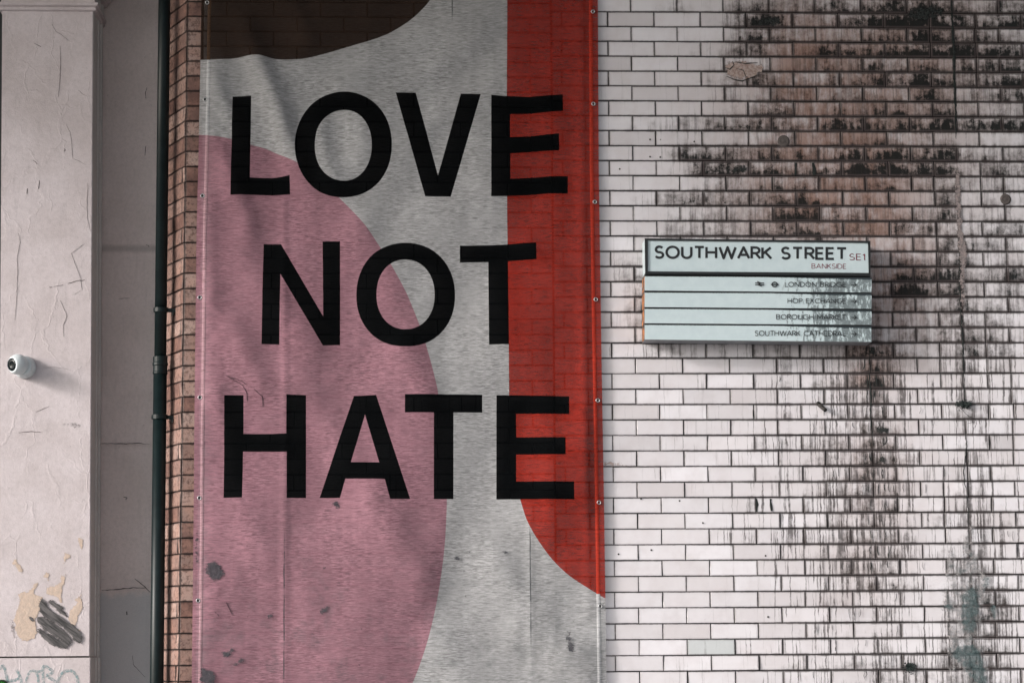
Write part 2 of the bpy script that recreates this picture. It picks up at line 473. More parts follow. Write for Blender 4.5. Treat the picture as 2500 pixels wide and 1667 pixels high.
# bricks behind the banner, laid to the corner's own courses
ZC = at(455, 41.5, 0).z
qcells = []
for k in range(-30, 64):
    z0 = ZC-k*CH*1.0
    if z0 < 0: break
    off = 0 if k % 2 else BL/2
    x = XQ; first = True
    while x < XSTEP-.01:
        b = min(XSTEP-.002, x+(BL-off if first else BL)); first = False
        if b-x > .02:
            cells.append(((x+.0016, 0, 0), (1, 0, 0), b-x-.0032, z0+.0016, CH-.0032, R.random(), R.uniform(.3, .9), 0, 2, 1, lambda P: (.12, .05, 0)))
        x = b
    qcells.append(((XC+.001, 0, 0), (1, 0, 0), QW-.004, z0+.002, CH-.004, R.random(), R.choice([.05, .15, .35, .5, .75, .95]), 0, 2, 2, None))
    # splayed return running back behind the downpipe
    ud = Vector((-.42, 1.0*.42*2.16/.42*.42, 0)); ud = Vector((-1, 2.16, 0)).normalized(); L = .40
    seq = [.03, .225, .145] if k % 2 else [.03+.1125, .225, .035]
    s0 = 0.0; tn = R.choice([.25, .45, .6, .75, .9])
    for w in seq:
        w = min(w, L-s0)
        if w < .02: break
        # cell runs from the far end towards the corner so that its face looks outwards
        o_ = Vector((XC, 0, 0))+ud*(s0+w-.0015)
        qcells.append((o_, -ud, w-.003, z0+.002, CH-.004, R.random(), min(1, max(0, tn+R.gauss(0, .2))), 0, 2, 2, None)); s0 += w
brick_mesh(cells, 'glazed_brickwork', M_GL, wall)
brick_mesh(qcells, 'corner_brickwork', M_CB, wall).data.update()
wall.children[-1]['label'] = 'brown and buff bricks of the splayed corner beside the downpipe'
m = MB()
yb = .0; X1 = 6.5; ZT = ZL0+31*CH
e = Vector((XC, 0, 0))+Vector((-1, 2.16, 0)).normalized()*.41
m.add([(XC+.0, .0005, 0), (X1, .0005, 0), (X1, .0005, ZT), (XC, .0005, ZT), (e.x, e.y, 0), (e.x, e.y, ZT), (X1, 1.0, 0), (X1, 1.0, ZT), (e.x, 1.0, 0), (e.x, 1.0, ZT)],
      [(0, 1, 2, 3), (4, 0, 3, 5), (1, 6, 7, 2), (3, 2, 7, 9, 5), (8, 4, 5, 9)])
m.build('mortar', M_MORT, wall)

# --- ribbons and patches (cracks, moss, cement, peeled paint): thin real layers with ragged edges
def ribbon(mb, pts, y, w, jag=.0, taper=True, m=0):
    pts = [at(px, py, y) for px, py in pts]
    P = []
    for a, b in zip(pts[:-1], pts[1:]):
        k = max(1, int((b-a).length/.012))
        for j in range(k): P.append(a.lerp(b, j/k)+Vector((R.gauss(0, jag), 0, R.gauss(0, jag))))
    P.append(pts[-1]); n = len(P); vs = []; fs = []
    for i, p in enumerate(P):
        t = (P[min(n-1, i+1)]-P[max(0, i-1)]).normalized(); s = Vector((-t.z, 0, t.x))
        ww = w*.5*R.uniform(.55, 1.35)*((math.sin(math.pi*(i+.6)/(n+.2))**.5) if taper else 1)
        vs += [p-s*ww, p+s*ww, p-Vector((0, .0012, 0))]
    for i in range(n-1):
        a, b = i*3, i*3+3
        fs += [(a, a+2, b+2, b), (a+2, a+1, b+1, b+2)]
    mb.add(vs, fs, m)
def patch(name, poly, y, mat, parent, thick=.0015, step=.012, jag=.0, sm=1, label=None, rough=.0):
    """irregular thin layer; attribute 'rim' is 0 at its edge and 1 inside (over 25 mm)"""
    poly = [tuple((lambda q: (q.x, q.z))(at(px, py, y))) for px, py in poly]
    rr = random.Random(len(poly)*31+int(abs(poly[0][0])*1000))
    if sm: poly = smoothpoly(poly, sm)
    poly = dense(poly, step, True, jag, rr)
    P = np.array(poly); lo = P.min(0); hi = P.max(0)
    gx, gz = np.meshgrid(np.arange(lo[0], hi[0], step), np.arange(lo[1], hi[1], step)); gx = gx.ravel(); gz = gz.ravel()
    k = inpoly(gx, gz, poly); gx = gx[k]; gz = gz[k]
    vs = [Vector(p) for p in poly]+[Vector((a, b)) for a, b in zip(gx, gz)]
    ed = [(i, (i+1) % len(poly)) for i in range(len(poly))]
    ov, oe, of, *_ = delaunay_2d_cdt(vs, ed, [], 0, 1e-6)
    cx = np.array([sum(ov[i].x for i in f)/len(f) for f in of]); cz = np.array([sum(ov[i].y for i in f)/len(f) for f in of])
    k = inpoly(cx, cz, poly); of = [f for f, q in zip(of, k) if q]
    Q = np.array([(v.x, v.y) for v in ov]); A = P; B = np.roll(P, -1, 0)
    D = np.full(len(Q), 9.)
    for a, b in zip(A, B):
        ab = b-a; t = np.clip(((Q-a)@ab)/(ab@ab+1e-12), 0, 1); D = np.minimum(D, np.hypot(*(Q-(a+t[:, None]*ab)).T))
    rim = np.clip(D/.025, 0, 1)
    V = [(q[0], y-thick*min(1, r*4)-rough*r*rr.random(), q[1]) for q, r in zip(Q, rim)]
    # faces must look towards the street
    F = []
    for f in of:
        a, b, c = (Q[i] for i in f[:3])
        cr = (b[0]-a[0])*(c[1]-a[1])-(b[1]-a[1])*(c[0]-a[0])
        F.append(tuple(f) if cr > 0 else tuple(f[::-1]))
    o = obj(name, V, F, mat, parent, smooth=True, label=label)
    at_ = o.data.attributes.new('rim', 'FLOAT', 'POINT'); at_.data.foreach_set('value', rim.astype(np.float32))
    return o
def ragged(name, c1, c2, scale=60, lo=.35, soft=.12, rough=.85, stretch=(1, 1, 1), maxa=1., th=1.0):
    t = NT(name); p = t.pos(); n = t.noise(p, scale, 5, .7, sc3=stretch)
    rim = t.attr('rim').outputs['Fac']
    a = t.ss(t.math('ADD', n, t.math('MULTIPLY', rim, th)), lo+.25, lo+.25+soft, 0, maxa)
    n2 = t.noise(p, scale*1.7, 4, .7)
    t.base(t.mix(t.ss(n2, .35, .65), c1, c2), rough); t.alpha(a); t.bump(n2, .5, .005)
    return t.m
YF = -.0095
M_MOSS = simple('black_moss', (.018, .024, .022), .95, col2=(.008, .010, .010), scale=90, bump=.6)
m = MB()
ribbon(m, [(2322, -30), (2325, 60), (2330, 140), (2330, 205), (2333, 270), (2334, 340)], YF, .013, .0012)
ribbon(m, [(2340, 470), (2342, 540), (2338, 570)], YF, .006, .002)
ribbon(m, [(2342, 575), (2344, 640), (2342, 700), (2346, 760), (2350, 820), (2352, 880), (2354, 940), (2355, 980)], YF, .008, .0015)
ribbon(m, [(2356, 1050), (2361, 1090), (2355, 1120), (2353, 1150), (2357, 1190), (2363, 1230), (2368, 1290)], YF, .005, .002)
ribbon(m, [(2125, 845), (2123, 880), (2123, 930), (2127, 960), (2124, 1000), (2128, 1040), (2131, 1085)], YF, .007, .0015)
m.build('crack', M_MOSS, wall)
m = MB()
# soot runs below the sign's right end and lower down
for x in (2110, 2118, 2131, 2138, 2146, 2152, 2160):
    for (ya, yb_) in ((878, 912), (915, 950), (953, 985), (992, 1024), (1030, 1060), (1066, 1100), (1105, 1136), (1142, 1174), (1180, 1212), (1218, 1250), (1256, 1288), (1294, 1325), (1332, 1363), (1370, 1402)):
        if R.random() < .5:
            xx = x+R.gauss(0, 4)+(ya-900)*.03; l = R.uniform(.5, 1)
            ribbon(m, [(xx, ya), (xx+R.gauss(0, 1.5), ya+(yb_-ya)*l*.5), (xx+R.gauss(0, 2), ya+(yb_-ya)*l)], YF, R.uniform(.0022, .005), .0006)
for i in range(70):
    k = R.randint(23, 44); ya = (ZL0-(ZL0-(k-1)*CH)); x = R.choice([R.gauss(2140, 35), R.gauss(2070, 60), R.uniform(1850, 2480)])
    q0 = 29.5+(k-1)*36.4+.022*(k-1)**2; l = R.uniform(.4, .95)*33
    ribbon(m, [(x, q0+3), (x+R.gauss(0, 1.5), q0+3+l*.5), (x+R.gauss(0, 2), q0+3+l)], YF, R.uniform(.0018, .0035), .0006)
ribbon(m, [(1846, 1217), (1849, 1232), (1847, 1248)], YF, .009, .001, False); ribbon(m, [(1881, 1217), (1882, 1232), (1884, 1247)], YF, .011, .001, False); ribbon(m, [(1848, 1250), (1862, 1254), (1880, 1250)], YF, .004, .001)
ribbon(m, [(1943, 398), (1942, 428)], YF, .009, .001, False); ribbon(m, [(1985, 398), (1989, 428)], YF, .016, .001, False)
ribbon(m, [(2418, 1445), (2417, 1468), (2415, 1478)], YF, .011, .001)
ribbon(m, [(1838, 1000), (1840, 1022)], YF, .006, .0008)
m.build('soot_runs', M_MOSS, wall)
cem = ragged('cement_smear', (.42, .39, .39), (.13, .15, .155), 30, .46, .24, .95, th=.30, maxa=.66)
patch('cement_patch', [(2365, 1268), (2388, 1270), (2392, 1320), (2402, 1370), (2420, 1410), (2415, 1450), (2408, 1500), (2400, 1545), (2415, 1590), (2425, 1640), (2430, 1720), (2310, 1720), (2308, 1640), (2300, 1560), (2302, 1500), (2290, 1450), (2298, 1400), (2297, 1350), (2310, 1325), (2340, 1345), (2345, 1300)], YF, cem, wall, .0008, rough=.002, jag=.004)
patch('cement_patch', [(2330, 395), (2350, 380), (2352, 450), (2356, 560), (2372, 620), (2362, 680), (2362, 760), (2350, 860), (2338, 760), (2336, 640), (2326, 520), (2322, 450)], YF, ragged('cement_seam', (.33, .27, .26), (.17, .15, .15), 70, .52, .14, .95, th=.5, maxa=.9), wall, .002, rough=.002, jag=.003)
grn = ragged('algae_green', (.10, .15, .155), (.03, .06, .065), 42, .34, .22, .95, maxa=.60, th=.30)
for pl in ([(2345, 1430), (2392, 1425), (2395, 1480), (2388, 1540), (2350, 1560), (2338, 1500)], [(2392, 1400), (2420, 1398), (2422, 1440), (2395, 1445)], [(2285, 1475), (2325, 1468), (2330, 1490), (2290, 1495)], [(2405, 1475), (2438, 1470), (2440, 1520), (2420, 1518)], [(2310, 1570), (2400, 1560), (2420, 1680), (2400, 1690), (2320, 1610)]):
    patch('algae', pl, YF-.006, grn, wall, .001)
blk = ragged('soot_patch', (.008, .012, .012), (.030, .033, .032), 60, .42, .16, 1.0, maxa=.92, th=.32, stretch=(1, 1, .6))
for pl in ([(1815, 65), (1850, 35), (1915, 35), (1920, 68), (1880, 74)], [(1845, 10), (1862, -5), (1880, 30), (1850, 34)], [(1770, 400), (1830, 392), (1832, 430), (1760, 430)], [(1740, 402), (1752, 395), (1758, 428), (1744, 430)],
           [(2128, 1030), (2170, 1035), (2185, 1062), (2130, 1063)], [(1720, 305), (1840, 300), (1880, 320), (1700, 322)], [(1660, 492), (1720, 470), (1712, 502), (1640, 503)],
           [(2140, 1110), (2165, 1105), (2175, 1138), (2135, 1138)], [(2175, 1120), (2195, 1115), (2205, 1140), (2175, 1140)], [(2112, 838), (2140, 838), (2180, 870), (2120, 880)], [(2262, 5), (2300, 2), (2320, 40), (2270, 60), (2200, 50), (2210, 20)],
           [(2205, 1432), (2250, 1425), (2252, 1440), (2206, 1442)], [(2296, 890), (2312, 880), (2308, 912), (2296, 910)], [(2258, 183), (2275, 180), (2272, 210), (2256, 212)]):
    patch('soot_patch', pl, YF-.0005, blk, wall, .001, step=.008, jag=.002)
clay = ragged('exposed_clay', (.34, .23, .19), (.52, .43, .40), 45, .34, .16, .9, th=.40, maxa=.72)
patch('chipped_brick', [(1768, 152), (1788, 145), (1830, 150), (1868, 158), (1875, 170), (1845, 192), (1815, 199), (1780, 195), (1766, 176)], YF, clay, wall, .003, step=.008, rough=.002)
patch('chipped_brick', [(1468, 1122), (1500, 1126), (1550, 1136), (1548, 1140), (1470, 1138)], YF, clay, wall, .0015, step=.008)
m = MB()
for pts in ([(1772, 186), (1790, 194), (1812, 198), (1835, 190), (1855, 182)], [(1788, 150), (1792, 160), (1782, 170), (1770, 166)], [(1795, 152), (1820, 156), (1850, 153)], [(1798, 168), (1815, 172), (1822, 190)]):
    ribbon(m, pts, YF-.005, .005, .0008)
for x, y in ((1587, 341), (1612, 342), (1695, 346), (1587, 383), (1612, 384), (1513, 413), (1716, 1276), (1510, 1352), (1590, 1342), (1869, 1356), (1875, 1505), (1565, 1217), (1898, 498), (1767, 357), (1770, 495), (1659, 1222)):
    m.lathe(at(x, y, YF+.001), (0, -1, 0), [(.0045, 0), (.0042, .0012), (.002, .0014)], 10)
m.build('screw_hole', M_CRK, wall)
knob = simple('mortar_plug', (.10, .085, .08), .9, scale=80, bump=.8)
for x, y, r in ((1913, 345, .026), (2455, 487, .024)):
    m = MB(); m.lathe(at(x, y, YF+.002), (0, -1, 0), [(r*1.15, 0), (r, .004), (r*.75, .006), (r*.6, .004), (r*.35, .005), (.002, .007)], 20)
    m.build('mortar_plug', knob, wall, smooth=True)

# iron stub sticking out of the brickwork
rust = simple('black_iron', (.02, .017, .015), .55, .3, scale=120, bump=.5)
stub = empty('pipe_stub', at(1997, 986, 0), 'short black iron pipe stub poking out of the white bricks below the sign', 'pipe')
m = MB(); p0 = at(1995, 984, .01); dr = Vector((.030, -.055, -.040)); m.tube([p0, p0+dr*.5, p0+dr], [.010, .0095, .0095], 12)
m.tube([p0+dr*.02, p0+dr*.22], [.0145, .0135], 12)
m.build('stub', rust, stub, smooth=False)

# moss clump with a trailing stem, and a second clump low down
def clump(name, px, py, n, rx, rz, label, tendril=False):
    e = empty(name, at(px, py, -.01), label, 'plant', 'weeds rooted in the brick joints')
    m = MB(); c = at(px, py, -.012)
    for i in range(n):
        p = c+Vector((R.gauss(0, rx), -abs(R.gauss(0, .006)), R.gauss(0, rz))); a = R.uniform(0, 6.28); l = R.uniform(.004, .009)
        d = Vector((math.cos(a), -R.uniform(0, .8), math.sin(a)))*l; s = Vector((-math.sin(a), R.uniform(-.4, .4), math.cos(a)))*l*.4
        m.add([p-s*.3, p+d*.5-s, p+d, p+d*.5+s], [(0, 1, 2, 3)])
    m.build('foliage', simple(name+'_leaf', (.018, .032, .030), .8, col2=(.008, .014, .013), scale=100), e)
    if tendril:
        m = MB(); m.tube([at(x, y, -.012-.01*k) for k, (x, y) in enumerate([(2350, 1000), (2356, 1008), (2366, 1016), (2376, 1020), (2383, 1026), (2384, 1034), (2380, 1044)])], .0012, 5)
        m.tube([at(x, y, -.03) for x, y in [(2384, 1032), (2375, 1030), (2362, 1034)]], .0009, 5)
        m.build('stem', M_MOSS, e)
clump('moss_tuft', 2354, 987, 420, .017, .008, 'dark moss tuft with a trailing stem in the long wall crack', True)
clump('moss_tuft', 2219, 1628, 300, .012, .010, 'round dark moss tuft in a low brick joint near the bottom edge')

# ------------------------------------------------------------------ banner
YB = -.035
def bxz(px, py):
    q = at(px, py, YB); return (q.x, q.z)
EL = [(497, -300), (491.5, 0), (489, 146), (484, 400), (479.6, 560), (474, 1060), (473, 1200), (471, 1400), (468, 1660), (466, 2000)]
ER = [(1455, -300), (1459.7, 0), (1462, 420), (1468, 830), (1475, 1240), (1481, 1660), (1486, 2000)]
def zoom(o, s, pts): return [(o[0]+x/s, o[1]+y/s) for x, y in pts]
s5 = 5.2267
LET = [zoom((540, 200), s5, [(145, 187), (382, 174), (365, 1217), (480, 1219), (640, 1222), (780, 1208), (873, 1193), (878, 1430), (640, 1443), (430, 1437), (120, 1447)]),
       zoom((960, 200), s5, [(32, 143), (288, 142), (571, 1197), (863, 154), (1117, 162), (733, 1469), (408, 1463)]),
       zoom((960, 200), s5, [(1250, 173), (1450, 190), (1750, 200), (1950, 182), (2163, 162), (2168, 372), (1950, 395), (1750, 412), (1490, 418), (1490, 712), (1750, 695), (1950, 672), (2116, 660), (2120, 868), (1950, 878), (1700, 900), (1495, 917), (1495, 1237), (1750, 1220), (2000, 1200), (2230, 1196), (2230, 1420), (2000, 1420), (1700, 1442), (1450, 1457), (1250, 1463)]),
       zoom((600, 560), s5, [(226, 184), (447, 184), (988, 1110), (980, 152), (1203, 155), (1203, 1474), (985, 1484), (441, 565), (430, 1473), (203, 1467)]),
       zoom((1000, 560), s5, [(642, 209), (1050, 200), (1615, 170), (1617, 387), (1430, 398), (1255, 408), (1265, 1467), (1013, 1472), (1005, 415), (642, 423)]),
       zoom((520, 940), s5, [(146, 128), (390, 130), (387, 620), (700, 622), (935, 613), (940, 120), (1187, 130), (1187, 1437), (942, 1437), (941, 847), (382, 845), (373, 1433), (136, 1437)]),
       zoom((520, 940), s5, [(1797, 137), (2082, 127), (2517, 1453), (2262, 1453), (2193, 1199), (1690, 1192), (1620, 1437), (1360, 1437)]),
       zoom((960, 940), s5, [(150, 120), (1135, 122), (1136, 350), (768, 350), (768, 1452), (518, 1452), (519, 350), (150, 350)]),
       zoom((960, 940), s5, [(1318, 127), (1600, 127), (2244, 144), (2246, 370), (1568, 362), (1572, 662), (2195, 667), (2196, 887), (1570, 882), (1570, 1225), (2306, 1232), (2306, 1457), (1318, 1452)])]
def oval(l, r, t, b, n=72, e=2.12):
    cx, cy, rx, ry = (l+r)/2, (t+b)/2, (r-l)/2, (b-t)/2; o = []
    for i in range(n):
        a = 2*math.pi*i/n; c, s = math.cos(a), math.sin(a)
        o.append((cx+rx*math.copysign(abs(c)**(2/e), c), cy+ry*math.copysign(abs(s)**(2/e), s)))
    return o
LET += [oval(540+943/s5, 540+2178/s5, 200+135/s5, 200+1483/s5), oval(869.8, 1111, 594, 847)]
HOLES = [oval(540+1196/s5, 540+1923/s5, 200+365/s5, 200+1275/s5), oval(919.1, 1061.2, 634.6, 804.5),
         zoom((520, 940), s5, [(1940, 375), (1760, 982), (2122, 985)])]
PINK = [(440, 326), (490, 329), (530, 333), (563, 339), (613.6, 354), (647, 361), (679, 377), (722, 397), (760, 422), (800, 457), (844, 500), (875, 532), (898.5, 560), (925, 600), (956, 648), (992, 714), (1002, 738), (1024, 792), (1041, 845), (1055, 895), (1066, 940), (1070, 962), (1080, 1040), (1087, 1120), (1091, 1219), (1090.7, 1240), (1087, 1321.7), (1079, 1392.5), (1065.4, 1477), (1046, 1558.6), (1024.5, 1624), (1008, 1665), (965, 1760), (900, 1850), (820, 1930), (700, 2030), (430, 2030)]
BROWN = [(440, 146.5), (490, 146.7), (542, 145), (575, 143), (597, 139), (619, 137), (638, 138.5), (657.5, 142.6), (679, 146), (718, 146), (748, 144), (789, 134), (844, 118), (899, 102), (940, 87), (967, 72), (1000, 51), (1025, 29), (1050.5, 1.4), (1078, -50), (1100, -110), (1105, -340), (440, -340)]
RED = [(1238.4, -340), (1238.4, 0), (1237, 230), (1237.8, 480), (1239, 560), (1242, 860), (1242.8, 940), (1243.5, 1000), (1246, 1070), (1253, 1140), (1262, 1190), (1270, 1218), (1276.4, 1240), (1286, 1270), (1302, 1300), (1324, 1334), (1351, 1369), (1387, 1403), (1425, 1428), (1457.5, 1448), (1478, 1460.6), (1540, 1490), (1540, -340)]
def seg(p, a, b):
    ab = (b[0]-a[0], b[1]-a[1]); t = ((p[0]-a[0])*ab[0]+(p[1]-a[1])*ab[1])/(ab[0]**2+ab[1]**2+1e-9); tc = max(0, min(1, t))
    dx, dy = p[0]-a[0]-ab[0]*tc, p[1]-a[1]-ab[1]*tc
    return math.hypot(dx, dy), ab[0]*dy-ab[1]*dx, tc
# folds of the cloth: crest line, width (photo px, left flank / right flank), height in mm
FOLDS = [([(600, 60), (628, 140), (655, 200), (680, 265), (705, 340), (735, 420), (760, 480)], 34, 26, 15),
         ([(690, -60), (720, 20), (745, 90), (765, 130)], 40, 28, 7),
         ([(590, 20), (610, 110)], 30, 30, 4),
         ([(770, 270), (782, 340), (795, 400), (830, 480)], 38, 30, 8),
         ([(860, 500), (900, 600), (945, 700), (985, 780)], 60, 46, 5),
         ([(1180, 10), (1080, 70), (960, 130), (840, 190)], 42, 42, 6),
         ([(1220, 60), (1120, 130), (1000, 190)], 36, 32, 4),
         ([(480, 420), (500, 560), (505, 700), (500, 830)], 22, 28, 5),
         ([(560, 560), (600, 640), (690, 760), (760, 850), (800, 900)], 50, 40, 6),
         ([(540, 760), (580, 820), (620, 900), (660, 990)], 40, 36, 6),
         ([(500, 900), (540, 1000), (560, 1100)], 30, 30, 3),
         ([(690, 200), (697, 1000), (694, 1900)], 9, 9, 1.6),
         ([(860, 1160), (930, 1260), (1010, 1380), (1070, 1470)], 60, 50, 6),
         ([(700, 1300), (740, 1450), (760, 1600)], 60, 60, 3),
         ([(1295, 1200), (1297, 1700)], 8, 8, 1.2),
         ([(1160, 300), (1190, 400), (1210, 500)], 50, 40, 3),
         ([(1330, 60), (1350, 200), (1340, 420), (1360, 620)], 40, 40, 4),
         ([(1420, -100), (1424, 500), (1430, 1000), (1440, 1500)], 14, 10, 3.5),
         ([(1310, 850), (1330, 1000), (1345, 1180), (1340, 1350)], 40, 30, 4),
         ([(1220, 1500), (1330, 1560), (1420, 1640)], 60, 50, 6),
         ([(1040, 1500), (1100, 1600), (1130, 1700)], 60, 60, 5)]
for E_, sg_, ys_ in ((EL, 1, (7, 243, 478, 726, 970, 1215, 1465)), (ER, -1, (29, 254, 493, 731, 977, 1226, 1479))):
    for y_ in ys_:
        xe_ = [a+(c-a)*(y_-b)/(d-b) for (a, b), (c, d) in zip(E_[:-1], E_[1:]) if b <= y_ <= d][0]
        for dy_, l_ in ((-26, 75), (10, 95), (44, 70)):
            FOLDS.append(([(xe_+sg_*10, y_), (xe_+sg_*l_*.5, y_+dy_*.4), (xe_+sg_*l_, y_+dy_)], 7, 7, 1.5))
FOLDS += [([(520, 330), (560, 420), (600, 520), (620, 620)], 30, 26, 6), ([(500, 150), (540, 240), (590, 330)], 24, 22, 5), ([(830, 180), (880, 300), (900, 420)], 40, 34, 4),
          ([(960, 820), (1010, 900), (1060, 1000)], 46, 40, 5), ([(720, 880), (780, 1000), (850, 1120), (960, 1210)], 46, 40, 5), ([(560, 1180), (620, 1300), (660, 1420)], 46, 40, 4),
          ([(1100, 260), (1040, 320), (960, 370)], 36, 30, 4), ([(1270, 150), (1320, 260), (1400, 330)], 34, 28, 4), ([(1260, 560), (1320, 640), (1400, 690)], 34, 28, 3.5), ([(1180, 1330), (1260, 1440), (1370, 1520)], 50, 40, 5)]
FB = []
for pts, wl_, wr_, h in FOLDS:
    xs = [p[0] for p in pts]; ys = [p[1] for p in pts]; w = 3*max(wl_, wr_)
    FB.append((pts, wl_, wr_, h*.001, min(xs)-w, max(xs)+w, min(ys)-w, max(ys)+w))
from mathutils import noise as mn
def edge_x(E, y):
    for (x0, y0), (x1, y1) in zip(E[:-1], E[1:]):
        if y <= y1: return x0+(x1-x0)*(y-y0)/(y1-y0)
    return E[-1][0]
def cloth_h(px, py):
    """how far the cloth stands off its mean plane, towards the street"""
    h = 0
    for pts, wl_, wr_, hh, a, b, c, d in FB:
        if not (a < px < b and c < py < d): continue
        best = None
        for i in range(len(pts)-1):
            q = seg((px, py), pts[i], pts[i+1])
            if best is None or q[0] < best[0]: best = (*q, i)
        dist, side, t, i = best
        w = wl_ if side > 0 else wr_
        pos = (i+t)/(len(pts)-1); endf = min(1, 4*min(pos, 1-pos)+.15)
        h += hh*math.exp(-(dist/w)**2)*endf
    h = 3.3*h+.034*mn.noise(Vector((px*.0045+py*.001, py*.0026, 3.1)))+.007*mn.noise(Vector((px*.012+py*.005, py*.007, 7.7)))
    le = px-edge_x(EL, py); re = edge_x(ER, py)-px
    f = min(1, max(0, min(le, re)/70)); f2_ = min(1, max(0, min(le, re)/14))
    h = h*(f*f*(3-2*f)*.8+.2*f2_)
    for ey in (7, 243, 478, 726, 970, 1215, 1465):      # pulled in between the eyelets
        pass
    h += -.004*math.exp(-(min(le, re)/30)**2)
    return h
def px_of(x, z):
    """pixel-like coordinates of a point of the banner plane"""
    v = Vector((x, YB, z))-CAMP; d = v.dot(FWD)
    return 1250+FPX*v.dot(RT2)/d, 833.5-FPX*v.dot(UP2)/d
# material regions: 0 grey, 1 pink, 2 brown, 3 red, 4 black
def region_fn(cx, cz):
    r = np.zeros(cx.shape, int)
    T = lambda P: [bxz(*p) for p in P]
    r[inpoly(cx, cz, T(PINKs))] = 1; r[inpoly(cx, cz, T(BROWNs))] = 2; r[inpoly(cx, cz, T(REDs))] = 3
    L_ = np.zeros(cx.shape, bool)
    for P in LET: L_ |= inpoly(cx, cz, T(P))
    for P in HOLES: L_ &= ~inpoly(cx, cz, T(P))
    r[L_] = 4
    return r
PINKs = smoothpoly(PINK, 2); BROWNs = smoothpoly(BROWN, 2); REDs = smoothpoly(RED, 2)
def build_cloth():
    dom = [bxz(*p) for p in EL]+[bxz(*p) for p in ER[::-1]]
    verts = []; edges = []
    def addpoly(P, closed=True):
        b = len(verts); verts.extend(Vector(p) for p in P); n = len(P)
        edges.extend((b+i, b+(i+1) % n) for i in range(n if closed else n-1))
    addpoly(dense(dom, .03))
    for P in LET+HOLES: addpoly(dense([bxz(*p) for p in P], .02))
    for P in (PINKs, BROWNs, REDs): addpoly(dense([bxz(*p) for p in P], .02))
    D = np.array(dom); lo = D.min(0); hi = D.max(0); st = .013
    gx, gz = np.meshgrid(np.arange(lo[0]+.005, hi[0], st), np.arange(lo[1]+.005, hi[1], st)); gx = gx.ravel(); gz = gz.ravel()
    k = inpoly(gx, gz, dom); verts.extend(Vector((a, b)) for a, b in zip(gx[k], gz[k]))
    ov, oe, of, *_ = delaunay_2d_cdt(verts, edges, [], 0, 1e-5)
    Q = np.array([(v.x, v.y) for v in ov]); T = np.array([f[:3] for f in of])
    C = Q[T].mean(1); k = inpoly(C[:, 0], C[:, 1], dom); T = T[k]; C = C[k]
    a, b, c = Q[T[:, 0]], Q[T[:, 1]], Q[T[:, 2]]
    cr = (b[:, 0]-a[:, 0])*(c[:, 1]-a[:, 1])-(b[:, 1]-a[:, 1])*(c[:, 0]-a[:, 0])
    T[cr < 0] = T[cr < 0][:, ::-1]
    mi = region_fn(C[:, 0], C[:, 1])
    used = np.unique(T); mp = -np.ones(len(Q), int); mp[used] = np.arange(len(used))
    V = []
    for i in used:
        x, z = Q[i]; px, py = px_of(x, z); V.append((x, YB-cloth_h(px, py), z))
    return V, [tuple(int(mp[i]) for i in f) for f in T], [int(q) for q in mi]

